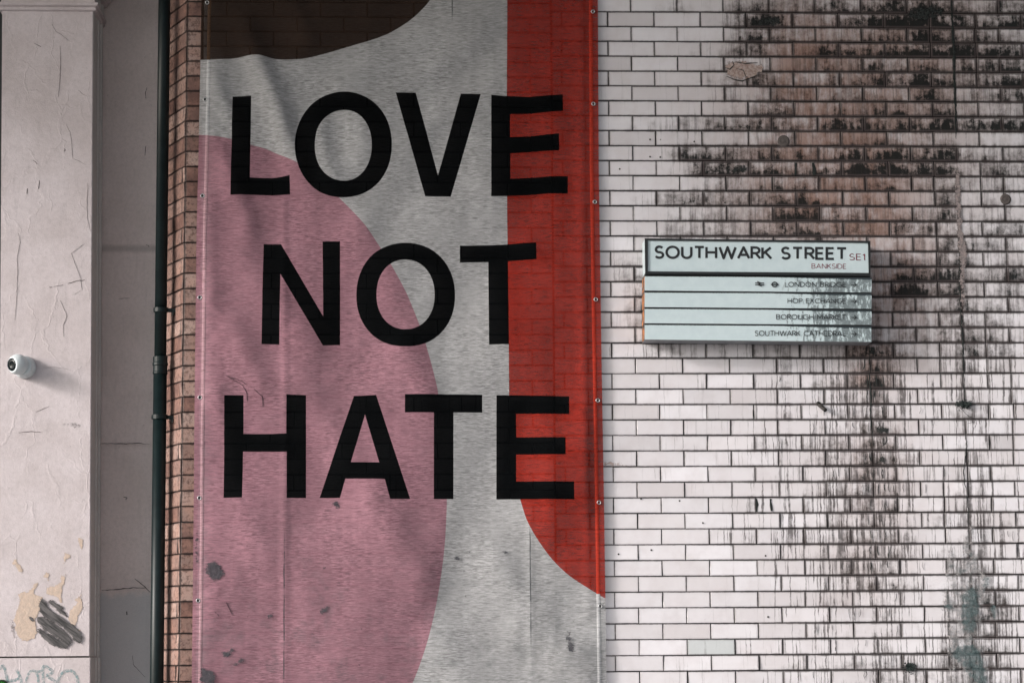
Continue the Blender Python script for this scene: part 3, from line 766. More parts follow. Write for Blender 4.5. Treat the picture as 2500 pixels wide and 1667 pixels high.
def cloth_mat(name, col, trans, dirt=1.0, hem=False):
    t = NT(name); p = t.pos(); X = t.xyz(p)
    # slubby weave: long thin horizontal flecks
    w1 = t.noise(p, 1, 3, .6, sc3=(30, 1, 215)); w2 = t.noise(p, 1, 3, .6, sc3=(15, 1, 95)); w3 = t.noise(p, 1, 3, .6, sc3=(110, 1, 800))
    big = t.noise(p, 3.5, 4, .6)
    pw = t.noise(p, 5, 4, .65)
    c = t.mix(t.ss(w1, .34, .60, t.ss(pw, .35, .62, .25, .95), 0.), col, tuple(k*.40 for k in col))
    wf_ = t.noise(p, 1, 3, .7, sc3=(300, 1, 90))
    c = t.mix(t.ss(wf_, .40, .62, .22, 0), c, tuple(k*.5 for k in col))
    c = t.mix(t.ss(w2, .35, .60, .45, 0), c, tuple(k*.40 for k in col))
    fl = t.noise(p, 1, 2, .5, sc3=(20, 1, 170))
    c = t.mix(t.ss(fl, .545, .66, 0, .72), c, tuple(k*.32 for k in col))
    bv_ = t.noise(p, 1, 2, .5, sc3=(22, 1, 1.2))
    c = t.mix(t.ss(bv_, .40, .62, 0, .20), c, tuple(k*.5 for k in col))
    c = t.mix(t.ss(w3, .55, .75, 0, .25), c, tuple(min(1, k*1.25) for k in col))
    c = t.mix(t.ss(big, .38, .64, .38, 0), c, tuple(k*.55 for k in col))
    # grey dirt rubbed in towards the foot of the banner
    zl = t.ss(X[2], at(700, 1150).z, at(700, 1560).z)
    dn = t.noise(p, 9, 5, .7)
    dm = t.math('MULTIPLY', t.ss(t.math('ADD', dn, t.math('MULTIPLY', zl, .10)), .60, .76), t.math('MULTIPLY', zl, .45*dirt))
    c = t.mix(t.math('MULTIPLY', dm, .55), c, (.07, .085, .09))
    sp = t.ss(t.noise(p, 30, 4, .6), .70, .76)
    c = t.mix(t.math('MULTIPLY', sp, t.math('MULTIPLY', zl, .75*dirt)), c, (.03, .03, .035))
    # rubbed lines where the cloth touches a ridge of the wall
    for x_, z0, z1 in ((at(693.5, 1500, YB).x, 1275, 1900), (at(1295.5, 1500, YB).x, 1275, 1620), (at(1104, 30, YB).x, 62, -100)):
        za, zb = sorted((at(x_, z0).z if 0 else at(900, z0, YB).z, at(900, z1, YB).z))
        ins = t.math('MULTIPLY', t.ss(X[2], za, za+.1), t.ss(X[2], zb-.1, zb, 1, 0))
        ln = t.ss(t.math('ABSOLUTE', t.math('SUBTRACT', X[0], t.math('ADD', x_, t.math('MULTIPLY', t.math('SUBTRACT', t.noise(p, 9, 3, .6), .5), .006)))), .0008, .0045, 1, 0)
        c = t.mix(t.math('MULTIPLY', t.math('MULTIPLY', ln, ins), t.ss(t.noise(p, 14, 3, .6), .38, .55, .25, .9)), c, (.02, .03, .035))
    t.base(c, .85, 0, .03)
    t.b.inputs['Sheen Weight'].default_value = 0.0
    t.bump(t.math('ADD', w1, w2), .25, .002)
    a = t.math('SUBTRACT', 1.0, t.math('MULTIPLY', t.ss(w1, .2, .8, 1.25, .8), trans))
    t.alpha(a)
    return t.m
CM = [cloth_mat('cloth_grey', (.505, .505, .51), .21), cloth_mat('cloth_pink', (.40, .205, .25), .15), cloth_mat('cloth_brown', (.036, .022, .016), .10),
      cloth_mat('cloth_red', (.32, .026, .016), .15, .6), cloth_mat('cloth_black', (.0022, .0028, .0034), .025, .15)]
HM = [cloth_mat('hem_grey', (.62, .62, .63), .06), cloth_mat('hem_pink', (.56, .34, .38), .06), cloth_mat('hem_brown', (.10, .060, .040), .03), cloth_mat('hem_red', (.52, .05, .03), .05, .4)]
ban = empty('printed_banner', (XC+1.0, YB, at(900, 2000, YB).z), 'tall mesh banner with black words LOVE NOT HATE over pink, grey, brown and red shapes', 'banner')
bv, bf, bmi = build_cloth()
obj('cloth', bv, bf, None, ban, smooth=True, mats=CM, mi=bmi)
def hem(E, o0, o1, cuts, name):
    ys = sorted(set(list(range(-300, 2000, 12))+[c for c, _ in cuts])); V = []; F = []; mi = []
    for y in ys:
        xe = edge_x(E, y)
        for k, f in enumerate((0, .25, .75, 1)):
            px = xe+o0+(o1-o0)*f; q = at(px, y, YB-cloth_h(px, y)-.001-(.0016 if k in (1, 2) else 0)); V.append(q)
    for i in range(len(ys)-1):
        cur = 0
        for c, mm in cuts:
            if ys[i] >= c: cur = mm
        for k in range(3): F.append((i*4+k, (i+1)*4+k, (i+1)*4+k+1, i*4+k+1)); mi.append(cur)
    return obj(name, V, F, None, ban, smooth=True, mats=HM, mi=mi)
hem(EL, 16, 24.5, [(-300, 2), (146.7, 0), (330, 1)], 'hem_tape')
hem(ER, -22, -13, [(-300, 3), (1449, 0)], 'hem_tape')
M_RING = NT('eyelet_steel'); M_RING.base((.50, .50, .51), .40, .85); M_RING = M_RING.m
def eyelet(px, py):
    q = at(px, py, 0); hy = YB-cloth_h(px, py)-.003
    m = MB(); c = at(px, py, hy); n = 20; V = []; F = []
    prof = [(.0150, 0), (.0148, -.0022), (.0125, -.0036), (.0098, -.0026), (.0088, .002)]
    for k in range(n):
        a = 2*math.pi*k/n
        for r, d in prof: V.append(c+Vector((r*math.cos(a)*.68, d, r*math.sin(a)*.68)))
    for k in range(n):
        for j in range(4): F.append((k*5+j, ((k+1) % n)*5+j, ((k+1) % n)*5+j+1, k*5+j+1))
    e = obj('eyelet', V, F, M_RING, ban, smooth=True)
    m.lathe(c+Vector((0, .0018, 0)), (0, -1, 0), [(.0062, 0), (.0060, .0004), (.003, .0005)], 14)
    m.build('fixing', M_CRK, e)
for py, dx in ((7, 14.5), (243, 13.5), (478, 12.5), (726, 10), (970, 13), (1215, 14), (1465, 13.5), (1700, 13)): eyelet(edge_x(EL, py)+dx, py)
for py, dx in ((29, -12.5), (254, -12.5), (493, -11), (731, -12), (977, -11), (1226, -12.5), (1479, -13), (1720, -13)): eyelet(edge_x(ER, py)+dx, py)
# scuffs on the cloth
scf = ragged('cloth_scuff', (.025, .032, .04), (.07, .065, .075), 40, .28, .16, .9, stretch=(.8, 1, 1.5), maxa=.80, th=.36)
for pl in ([(795, 1222), (833, 1222), (830, 1243), (815, 1243), (810, 1230)], [(497, 1380), (520, 1360), (545, 1380), (550, 1410), (530, 1425), (505, 1412)], [(783, 1478), (806, 1478), (806, 1495), (785, 1503), (780, 1492)], [(537, 1590), (575, 1578), (570, 1600), (545, 1610)], [(556, 1622), (595, 1600), (600, 1612), (575, 1630)],
           [(1107, 1356), (1123, 1354), (1125, 1368), (1108, 1368)], [(1144, 1340), (1150, 1338), (1150, 1350), (1144, 1350)], [(648, 1500), (672, 1494), (668, 1504), (650, 1514)], [(475, 1300), (487, 1300), (486, 1370), (476, 1380)], [(460+700/3.4, 1200+560/3.4), (672, 1362), (672, 1370), (664, 1372)], [(787, 1382), (797, 1378), (795, 1388), (788, 1390)], [(1225, 1345), (1240, 1345), (1238, 1353), (1226, 1352)], [(1133, 1448), (1140, 1448), (1140, 1462), (1133, 1458)],
           [(1130, 1390), (1137, 1390), (1136, 1400), (1130, 1400)], [(1380, 1540), (1400, 1540), (1405, 1620), (1385, 1600)], [(490, 1620), (530, 1640), (525, 1680), (485, 1670)]):
    cx = sum(p[0] for p in pl)/len(pl); cyy = sum(p[1] for p in pl)/len(pl)
    patch('scuff', pl, YB-cloth_h(cx, cyy)-.004, scf, ban, .0005, step=.006, jag=.0016)
M_SCR = simple('scratch_mark', (.10, .05, .065), .9)
yy = YB-.012
for pts in ([(552, 917), (575, 930), (592, 940), (602, 958), (604, 985)], [(556, 918), (590, 930), (604, 941)], [(620, 950), (640, 968), (642, 1000)], [(552, 1470), (562, 1490), (568, 1502)]):
    pts2 = pts
    P = []
    for (x0, y0), (x1, y1) in zip(pts2[:-1], pts2[1:]):
        for j in range(4):
            x, y = x0+(x1-x0)*j/4, y0+(y1-y0)*j/4; P.append(at(x, y, YB-cloth_h(x, y)-.0015))
    m = MB(); m.tube(P, .0014, 5); m.build('scratch', M_SCR, ban)

# ------------------------------------------------------------------ lettering of the street sign (stroke drawn)
def arc(cx, cy, rx, ry, a0, a1, n=12): return [(cx+rx*math.cos(math.radians(a0+(a1-a0)*i/n)), cy+ry*math.sin(math.radians(a0+(a1-a0)*i/n))) for i in range(n+1)]
G = {'A': (.80, [[(0, 0), (.40, 1), (.80, 0)], [(.13, .32), (.67, .32)]]),
 'B': (.60, [[(.0, 0), (0, 1), (.30, 1)]+arc(.30, .76, .25, .24, 90, -90)+[(0, .52)], [(.30, .52)]+arc(.32, .26, .28, .26, 90, -90)+[(0, 0)]]),
 'C': (.80, [arc(.48, .5, .48, .5, 45, 315, 22)]),
 'D': (.74, [[(0, 0), (0, 1), (.26, 1)]+arc(.26, .5, .48, .5, 90, -90, 16)+[(0, 0)]]),
 'E': (.50, [[(.50, 1), (0, 1), (0, 0), (.52, 0)], [(0, .52), (.46, .52)]]),
 'G': (.86, [arc(.48, .5, .48, .5, 45, 325, 22)+[(.88, .30), (.88, .47), (.52, .47)]]),
 'H': (.70, [[(0, 0), (0, 1)], [(.70, 0), (.70, 1)], [(0, .52), (.70, .52)]]),
 'I': (.0, [[(0, 0), (0, 1)]]),
 'K': (.62, [[(0, 0), (0, 1)], [(.60, 1), (.02, .42)], [(.20, .58), (.64, 0)]]),
 'L': (.46, [[(0, 1), (0, 0), (.48, 0)]]),
 'M': (.84, [[(0, 0), (0, 1), (.42, .28), (.84, 1), (.84, 0)]]),
 'N': (.72, [[(0, 0), (0, 1), (.72, 0), (.72, 1)]]),
 'O': (.88, [arc(.44, .5, .44, .5, 0, 360, 30)]),
 'P': (.56, [[(0, 0), (0, 1), (.30, 1)]+arc(.30, .73, .27, .27, 90, -90)+[(0, .46)]]),
 'R': (.60, [[(0, 0), (0, 1), (.30, 1)]+arc(.30, .74, .26, .26, 90, -90)+[(0, .48)], [(.28, .48), (.62, 0)]]),
 'S': (.56, [arc(.29, .745, .25, .255, 35, 270, 14)[:-1]+arc(.28, .25, .28, .25, 90, -150, 14)]),
 'T': (.66, [[(0, 1), (.66, 1)], [(.33, 1), (.33, 0)]]),
 'U': (.66, [[(0, 1), (0, .33)]+arc(.33, .33, .33, .33, 180, 360, 14)+[(.66, 1)]]),
 'W': (1.16, [[(0, 1), (.29, 0), (.58, 1), (.87, 0), (1.16, 1)]]),
 'X': (.66, [[(0, 0), (.64, 1)], [(.02, 1), (.66, 0)]]),
 '1': (.22, [[(0, .78), (.20, .99), (.20, 0)]]),
 '>': (1.0, [[(0, .5), (.98, .5)], [(.55, .95), (.98, .5), (.55, .05)]]),
 '=': (1.35, [[(0, .33), (1.35, .33)], [(0, .67), (1.35, .67)], [(.30, .99), (.88, .67), (.42, .33), (1.02, .02)]]),
 'o': (1.2, [arc(.6, .5, .40, .42, 0, 360, 30), [(0, .5), (1.2, .5)]]),
 ' ': (.28, [])}
def stroke_polys(txt, w, gap):
    x = 0; polys = []
    for ci, ch in enumerate(txt):
        wd, ls = G[ch]
        if ch+txt[ci+1:ci+2] in ('WA', 'CA', 'AR', 'RA', 'AT', 'TH', 'LO', 'RO', 'KE', 'RK', 'DR', 'RE'): wd -= .07
        for L_ in ls:
            L_ = [(a+x, w/2+b*(1-w)) for a, b in L_]
            for i in range(len(L_)-1):
                a = Vector(L_[i]); b = Vector(L_[i+1]); d = b-a
                if d.length < 1e-6: continue
                d.normalize(); s = Vector((-d.y, d.x))*w/2
                polys.append([a-s, b-s, b+s, a+s])
            for i in range(1, len(L_)-1):
                d0 = Vector(L_[i])-Vector(L_[i-1]); d1 = Vector(L_[i+1])-Vector(L_[i])
                sharp = d0.length > 0 and d1.length > 0 and d0.angle(d1) > .5
                if sharp and abs(d0.normalized().dot(d1.normalized())) < .05:       # square corner
                    c = Vector(L_[i]); h = w/2; polys.append([c+Vector((-h, -h)), c+Vector((h, -h)), c+Vector((h, h)), c+Vector((-h, h))])
                else:
                    c = Vector(L_[i]); n = 12; polys.append([c+Vector((math.cos(k*math.pi/6), math.sin(k*math.pi/6)))*w/2 for k in range(n)])
        x += wd+gap
    return polys
def lettering(name, txt, w, gap, quad, y, mat, parent):
    """quad: photo px TL, TR, BR, BL of the cap-height box"""
    polys = stroke_polys(txt, w, gap); vs = []; fs = []
    for P in polys: b = len(vs); vs += P; fs.append(list(range(b, b+len(P))))
    ov, oe, of, _, _, oo = delaunay_2d_cdt(vs, [], fs, 0, 1e-5)
    of = [f for f, q in zip(of, oo) if len(q)]
    x0 = min(v.x for v in vs); x1 = max(v.x for v in vs); y0 = min(v.y for v in vs); y1 = max(v.y for v in vs)
    c = [at(*q, y) for q in quad]; V = []
    for v in ov:
        u = (v.x-x0)/(x1-x0); t = (v.y-y0)/(y1-y0)
        V.append(c[3].lerp(c[2], u).lerp(c[0].lerp(c[1], u), t))
    F = []
    for f in of:
        a, b, c_ = (ov[i] for i in f[:3]); cr = (b.x-a.x)*(c_.y-a.y)-(b.y-a.y)*(c_.x-a.x)
        F.append(tuple(f) if cr > 0 else tuple(f[::-1]))
    return obj(name, V, F, mat, parent)

YS = -.150
def enamel(name, grime=True):
    t = NT(name); p = t.pos(); X = t.xyz(p)
    c = t.mix(t.ss(t.noise(p, 20, 4, .6), .3, .7), (.47, .56, .585), (.51, .60, .62))
    if grime:
        xg = t.ss(X[0], at(1850, 700, YS).x, at(2080, 700, YS).x)
        v1 = t.noise(p, 1, 5, .72, sc3=(75, 1, 26)); v2 = t.noise(p, 1, 4, .7, sc3=(28, 1, 11))
        v3 = t.noise(p, 120, 3, .7)
        k = t.math('ADD', t.math('ADD', t.math('MULTIPLY', v1, .42), t.math('MULTIPLY', v2, .50)), t.math('MULTIPLY', v3, .18))
        g = t.ss(t.math('ADD', k, t.math('MULTIPLY', xg, .15)), .625, .70)
        g = t.math('MULTIPLY', g, t.ss(xg, .02, .25))
        c = t.mix(t.math('MULTIPLY', g, .88), c, t.mix(v3, (.02, .03, .035), (.20, .24, .25)))
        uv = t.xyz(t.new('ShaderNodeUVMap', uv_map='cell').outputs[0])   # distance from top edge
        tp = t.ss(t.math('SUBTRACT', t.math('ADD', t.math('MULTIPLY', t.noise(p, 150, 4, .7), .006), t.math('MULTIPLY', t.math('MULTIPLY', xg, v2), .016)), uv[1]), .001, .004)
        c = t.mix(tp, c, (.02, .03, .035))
    else:
        v1 = t.noise(p, 1, 5, .72, sc3=(60, 1, 20))
        xg = t.ss(X[0], at(1950, 700, YS).x, at(2010, 700, YS).x)
        c = t.mix(t.math('MULTIPLY', t.ss(v1, .62, .74), t.math('MULTIPLY', xg, .45)), c, (.20, .26, .27))
    t.base(c, .32, 0, .5); t.bump(t.noise(p, 1, 3, .5, sc3=(60, 1, 110)), .12, .003)
    return t.m
M_EN = enamel('slat_enamel'); M_EN2 = enamel('plate_enamel', False)
M_FR = simple('black_frame', (.010, .012, .013), .4, scale=60)
M_INK = simple('black_letter', (.012, .014, .016), .45); M_REDL = simple('maroon_letter', (.20, .025, .045), .45); M_INK2 = simple('dark_grey_letter', (.010, .013, .015), .6)
def rusty():
    t = NT('rusty_orange_paint'); p = t.pos(); n = t.noise(p, 26, 4, .7)
    t.base(t.mix(t.ss(n, .48, .54), (.42, .15, .04), (.04, .03, .025)), .6); return t.m
M_OR = rusty(); M_GM = simple('grey_metal', (.23, .24, .26), .45, .2, scale=30)
sg = empty('street_sign', at(1848, 700, 0), 'white street nameplate SOUTHWARK STREET SE1 with four direction slats mounted on the brick wall', 'sign')
def plate_hexa(q, y0, y1):
    """q: TL TR BR BL photo px on front plane y0"""
    f = [at(*p, y0) for p in (q[3], q[2], q[1], q[0])]; k = [Vector((v.x, y1, v.z)) for v in f]; return f, k
# nameplate: box with white sides, black frame in front, white face
fr = [(1574.2, 582), (2125.2, 588), (2125.2, 673.8), (1575.5, 668.5)]; fi = [(1581.7, 586.8), (2119.3, 592.7), (2121.2, 666.3), (1581.7, 662.3)]
npl = empty('nameplate', at(1848, 625, 0), None, None); npl.parent = sg; npl.location = at(1848, 625, 0)-sg.location
m = MB(); f, k = plate_hexa(fr, YS+.006, -.012); m.hexa(f, k); bevel(m.build('box', M_EN2, npl), .004)
m = MB()
F0 = [at(*p, YS-.006) for p in fr]; I0 = [at(*p, YS-.006) for p in fi]; F1 = [Vector((v.x, YS+.004, v.z)) for v in F0]; I1 = [Vector((v.x, YS+.004, v.z)) for v in I0]
V = F0+I0+F1+I1; Fc = []
for i in range(4):
    j = (i+1) % 4; Fc += [(j, i, 4+i, 4+j), (i, j, 8+j, 8+i), (4+j, 4+i, 12+i, 12+j)]
obj('frame', V, Fc, M_FR, npl)
m = MB(); f = [at(*p, YS) for p in (fi[3], fi[2], fi[1], fi[0])]; m.add([v+Vector((0, 0, 0)) for v in f], [(0, 1, 2, 3)]); m.build('face', M_EN2, npl)
YT = YS-.0012
lettering('lettering', 'SOUTHWARK STREET', .18, .26, [(1598.3, 599.2), (2065.7, 603.6), (2065.7, 635.2), (1598.3, 632.2)], YT, M_INK, npl)
lettering('lettering', 'SE1', .10, .24, [(2073.8, 619.3), (2111.8, 619.8), (2111.8, 635.7), (2073.8, 635.3)], YT, M_REDL, npl)
lettering('lettering', 'BANKSIDE', .10, .235, [(1981.3, 643.3), (2065.7, 644.2), (2065.7, 656.6), (1981.3, 655.8)], YT, M_REDL, npl)
SL = [((674.6, 709.2), (677.9, 714.0)), ((714.2, 749.6), (717.0, 753.7)), ((753.9, 789.0), (757.4, 793.0)), ((793.2, 828.7), (796.6, 834.6))]
TX = [('LONDON BRIDGE', 1916, 688.4, 700.9, 695.8), ('HOP EXCHANGE', 1922.7, 728.6, 740.9, 735.4), ('BOROUGH MARKET', 1894.8, 767.6, 780.3, 774.8), ('SOUTHWARK CATHEDRAL', 1842.9, 807.4, 820.6, 815.3)]
for i, ((l0, l1), (r0, r1)) in enumerate(SL):
    e = empty('direction_slat', at(1850, (l0+r1)/2, -.01), None, None); e.parent = sg; e.location = at(1850, (l0+r1)/2, -.01)-sg.location
    e['label'] = 'direction slat reading '+TX[i][0]
    q = [(1573.7, l0), (2127.9, r0), (2127.9, r1), (1573.7, l1)]
    f, k = plate_hexa(q, YS+.002, -.02); 
    n = 24; V = []; F = []; uvv = []
    for j in range(2):
        for s in range(n+1):
            u = s/n; a = f[0].lerp(f[1], u) if j == 0 else f[3].lerp(f[2], u); V.append(a); uvv.append((u, (f[3]-f[0]).length if j == 0 else 0))
    for s in range(n): F.append((s, s+1, n+2+s, n+1+s))
    o = obj('plate', V, F, M_EN, e); uvl = o.data.uv_layers.new(name='cell')
    for lp in o.data.loops: uvl.data[lp.index].uv = uvv[lp.vertex_index]
    f2 = [Vector((v.x, YS+.0025, v.z)) for v in f]; k2 = [Vector((v.x, -.02, v.z)) for v in k]
    m = MB(); m.add(f2+k2, [(5, 4, 7, 6), (1, 5, 6, 2), (3, 2, 6, 7), (4, 5, 1, 0)], 0); m.add(f2+k2, [(4, 0, 3, 7)], 1)
    m.build('casing', None, e, mats=[M_GM, M_OR])
    t_, x0, y0, y1, ya = TX[i]
    sl_ = .4/150.
    lettering('lettering', t_, .125, .225, [(x0, y0-(2065-x0)*sl_), (2064.8, y0), (2064.8, y1), (x0, y1-(2065-x0)*sl_)], YT, M_INK2, e)
    lettering('arrow', '>', .12, 0, [(2077.8, ya-6), (2091.7, ya-6), (2091.7, ya+6), (2077.8, ya+6)], YT, M_INK2, e)
    if i == 0:
        lettering('rail_symbol', '=', .15, 0, [(1843.4, 686.0), (1865.6, 686.2), (1865.6, 700.2), (1843.4, 700)], YT, M_INK, e)
        lettering('roundel', 'o', .17, 0, [(1882, 687.5), (1900.5, 687.6), (1900.5, 701.6), (1882, 701.5)], YT, M_INK, e)
m = MB(); f, k = plate_hexa([(1574.5, 668), (2125.5, 673.4), (2127.5, 834.2), (1574.5, 828.3)], YS+.012, -.003); m.hexa(f, k); m.build('backing', M_FR, sg)

# ------------------------------------------------------------------ pillar and recess on the left
YPF, YRC = .12, .42
pil = empty('pillar', (at(110, 1000, YPF).x, YPF, 0), 'pale pink painted pillar with cracked and peeling plaster at the left edge', 'pillar')
PRT, PRB = 227.9, 219.4                     # right edge at photo y=40 / 1600
def prx(py): return PRT+(PRB-PRT)*(py-40)/1560.
def plx(py): return 5.6-(py)*.0063
def PV(px, py, y): return at(px, py, y)
zt, zb = SOF_Z, 0.0
def col_at(z, side, y=YPF):
    # x of the pillar edge at height z
    a = at(prx(40) if side else plx(40), 40, YPF); b = at(prx(1600) if side else plx(1600), 1600, YPF)
    return a.x+(b.x-a.x)*(a.z-z)/(a.z-b.z)
ZJ = at(110, 1603, YPF).z; ZCAP = at(110, 27, YPF).z
def shaft(z0, z1, out=0.0, name='shaft', mat=M_PL):
    """plan: front, quirk, fluted right side running back to the recess wall"""
    m = MB(); n = 60
    side = [(0, 0), (0, .16), (.006, .165), (.006, .20), (.0, .205), (.0, .235), (.012, .242), (.012, .262), (.004, .268), (.004, .301)]
    zs = [z0+(z1-z0)*i/n for i in range(n+1)]; nr = len(side)+5
    V = []; F = []; mi = []
    for z in zs:
        xl, xr = col_at(z, 0)-out, col_at(z, 1)+out
        ring = [Vector((xl, YPF+.30, z)), Vector((xl, YPF-out, z)), Vector((xl+(xr-xl)*.33, YPF-out, z)), Vector((xl+(xr-xl)*.66, YPF-out, z)), Vector((xr-.004, YPF-out, z)), Vector((xr, YPF-out+.004, z))]
        ring += [Vector((xr+dx, YPF+dy, z)) for dx, dy in side[1:]]
        V += ring; k = len(ring)
    for i in range(n):
        for j in range(k-1): F.append((i*k+j, i*k+j+1, (i+1)*k+j+1, (i+1)*k+j)); mi.append(1 if j >= 5 else 0)
    for i in (0, n): F.append(tuple(i*k+j for j in range(k))); mi.append(0)
    return obj(name, V, F, None, pil, mats=[mat, M_RV], mi=mi)
shaft(ZJ+.004, ZCAP, name='shaft'); shaft(.0, ZJ-.004, .004, name='plinth'); shaft(ZJ-.0045, ZJ+.0045, -.006, 'plinth_joint', M_CRK)
# moulded band near the top edge, mitred round the right corner
def moulding(z0, prof, name):
    m = MB(); xl, xr = col_at(z0, 0), col_at(z0, 1); V = []; F = []
    for o_, dz in prof:
        V += [Vector((xl-o_, YPF+.30, z0+dz)), Vector((xl-o_, YPF-o_, z0+dz)), Vector((xr+o_, YPF-o_, z0+dz)), Vector((xr+o_, YPF+.302, z0+dz))]
    for i in range(len(prof)-1):
        for j in range(3): F.append((i*4+j, i*4+j+1, (i+1)*4+j+1, (i+1)*4+j))
    m.add(V, F); return m.build(name, M_PL, pil)
px = .002
moulding(ZCAP, [(0, -.002), (.012, 0), (.015, .003), (.015, .010), (.009, .014), (.009, .018), (.021, .022), (.024, .028), (.022, .038), (.006, .043), (.006, .058)], 'capital_moulding')
shaft(ZCAP+.040, SOF_Z, .004, name='upper_shaft')
moulding(at(110, -22, YPF).z, [(.004, -.002), (.03, .004), (.034, .02), (.05, .03), (.06, .06), (.06, .10), (0, .11)], 'capital_moulding')
# peeled paint and smear
beige = ragged('bare_plaster', (.54, .42, .34), (.46, .37, .31), 34, .36, .05, .9, th=.55)
YP = YPF-.0012
s4 = 3.673
for pl in ([(700, 260), (745, 250), (752, 330), (745, 400), (722, 390), (695, 310)], [(575, 385), (635, 400), (640, 450), (600, 480), (575, 505), (548, 490), (560, 440)], [(140, 405), (160, 420), (170, 480), (215, 560), (205, 590), (150, 565), (98, 485), (130, 450)],
           [(420, 560), (455, 580), (450, 640), (430, 668), (385, 620)], [(600, 560), (605, 620), (590, 670), (560, 720), (570, 860), (520, 840), (480, 790), (440, 790), (400, 770), (415, 700), (480, 690), (530, 660), (545, 600)],
           [(160, 735), (230, 745), (290, 700), (345, 640), (355, 670), (310, 760), (390, 800), (385, 900), (320, 1000), (340, 1110), (310, 1180), (200, 1195), (150, 1150), (110, 1010), (130, 920), (165, 850)],
           [(720, 700), (740, 780), (755, 900), (720, 960), (690, 1050), (640, 1060), (600, 1000), (610, 940), (670, 860), (665, 820), (700, 770)], [(700, 1060), (740, 1070), (740, 1100), (700, 1110), (690, 1085)]):
    patch('peeled_patch', zoom((0, 1240), s4, pl), YP, beige, pil, .0006, step=.009, jag=.0022, sm=0)
smear = ragged('black_smear', (.02, .02, .021), (.16, .15, .15), 1, .40, .14, .7, stretch=(30, 1, 80), maxa=.95, th=.8)
def smear_mat():
    t = NT('tar_smear'); p = t.pos(); X = t.xyz(p)
    a = t.math('ADD', t.math('MULTIPLY', X[0], .80), t.math('MULTIPLY', X[2], -.60)); b = t.math('ADD', t.math('MULTIPLY', X[0], .60), t.math('MULTIPLY', X[2], .80))
    n = t.noise(t.comb(t.math('MULTIPLY', a, 10), 0., t.math('MULTIPLY', b, 130)), 1, 5, .7); n2 = t.noise(p, 45, 4, .7)
    rim = t.attr('rim').outputs['Fac']
    t.base(t.mix(t.ss(n, .35, .65), (.006, .006, .007), (.13, .12, .12)), .6)
    t.alpha(t.ss(t.math('ADD', t.math('ADD', t.math('MULTIPLY', n, .9), t.math('MULTIPLY', n2, .6)), t.math('MULTIPLY', rim, .60)), .80, .88))
    t.bump(n, .4, .004); return t.m
SM = smear_mat()
def stroke(pts, ws):
    L_ = []; R_ = []
    pts = smoothpoly(pts, 2, False); n = len(pts)
    for i, p in enumerate(pts):
        a_, b_ = pts[max(0, i-1)], pts[min(n-1, i+1)]; d = math.hypot(b_[0]-a_[0], b_[1]-a_[1]) or 1
        u = i/(n-1)*(len(ws)-1); k = min(int(u), len(ws)-2); w = ws[k]+(ws[k+1]-ws[k])*(u-k)
        nx, ny = -(b_[1]-a_[1])/d*w, (b_[0]-a_[0])/d*w
        L_.append((p[0]+nx, p[1]+ny)); R_.append((p[0]-nx, p[1]-ny))
    return L_+R_[::-1]
for pts, ws in (([(378, 800), (378, 860), (405, 925), (470, 975), (560, 1020), (640, 1080), (700, 1150), (705, 1215)], (4, 26, 40, 36, 30, 34, 38, 10)),
                ([(330, 1010), (370, 1000), (440, 1060), (520, 1110), (590, 1160), (630, 1235)], (8, 34, 40, 40, 36, 14)),
                ([(335, 1075), (390, 1130), (450, 1170), (530, 1215), (610, 1245)], (8, 24, 32, 30, 10)),
                ([(440, 825), (470, 850), (520, 885), (575, 900)], (12, 20, 22, 8)), ([(500, 895), (560, 930), (605, 975)], (8, 22, 6)), ([(255, 965), (285, 1000), (300, 1020)], (6, 14, 6)), ([(560, 878), (575, 886)], (6, 6))):
    patch('tar_smear', zoom((0, 1240), s4, stroke(pts, [w_*1.35 for w_ in ws])), YP-.001-.0004*len(pts), SM, pil, .0010, step=.006, jag=.001, sm=0)
stn = ragged('pillar_stain', (.16, .14, .14), (.28, .25, .25), 70, .60, .3, .85, maxa=.6, th=.5)
for pl in ([(400, 1125), (375, 1105), (388, 1165)], [(440, 1125), (455, 1165), (438, 1168)], [(300, 1165), (335, 1175), (335, 1210)], [(570, 1190), (580, 1210), (535, 1245)], [(60, 420), (70, 520), (130, 570), (160, 610), (140, 610), (50, 500)]):
    patch('stain', zoom((0, 820), 3.733, pl), YP, stn, pil, .0004, step=.006)
for pl in ([(10, 1500), (45, 1500), (50, 1570), (20, 1565)], [(5, 1585), (28, 1580), (30, 1595), (8, 1595)], [(135, 1025), (205, 1020), (212, 1055), (150, 1050)]):
    patch('stain', pl, YP, stn, pil, .0004, step=.006)
m = MB()
z37 = lambda pts, oy=0: zoom((0, oy), 3.733, pts)
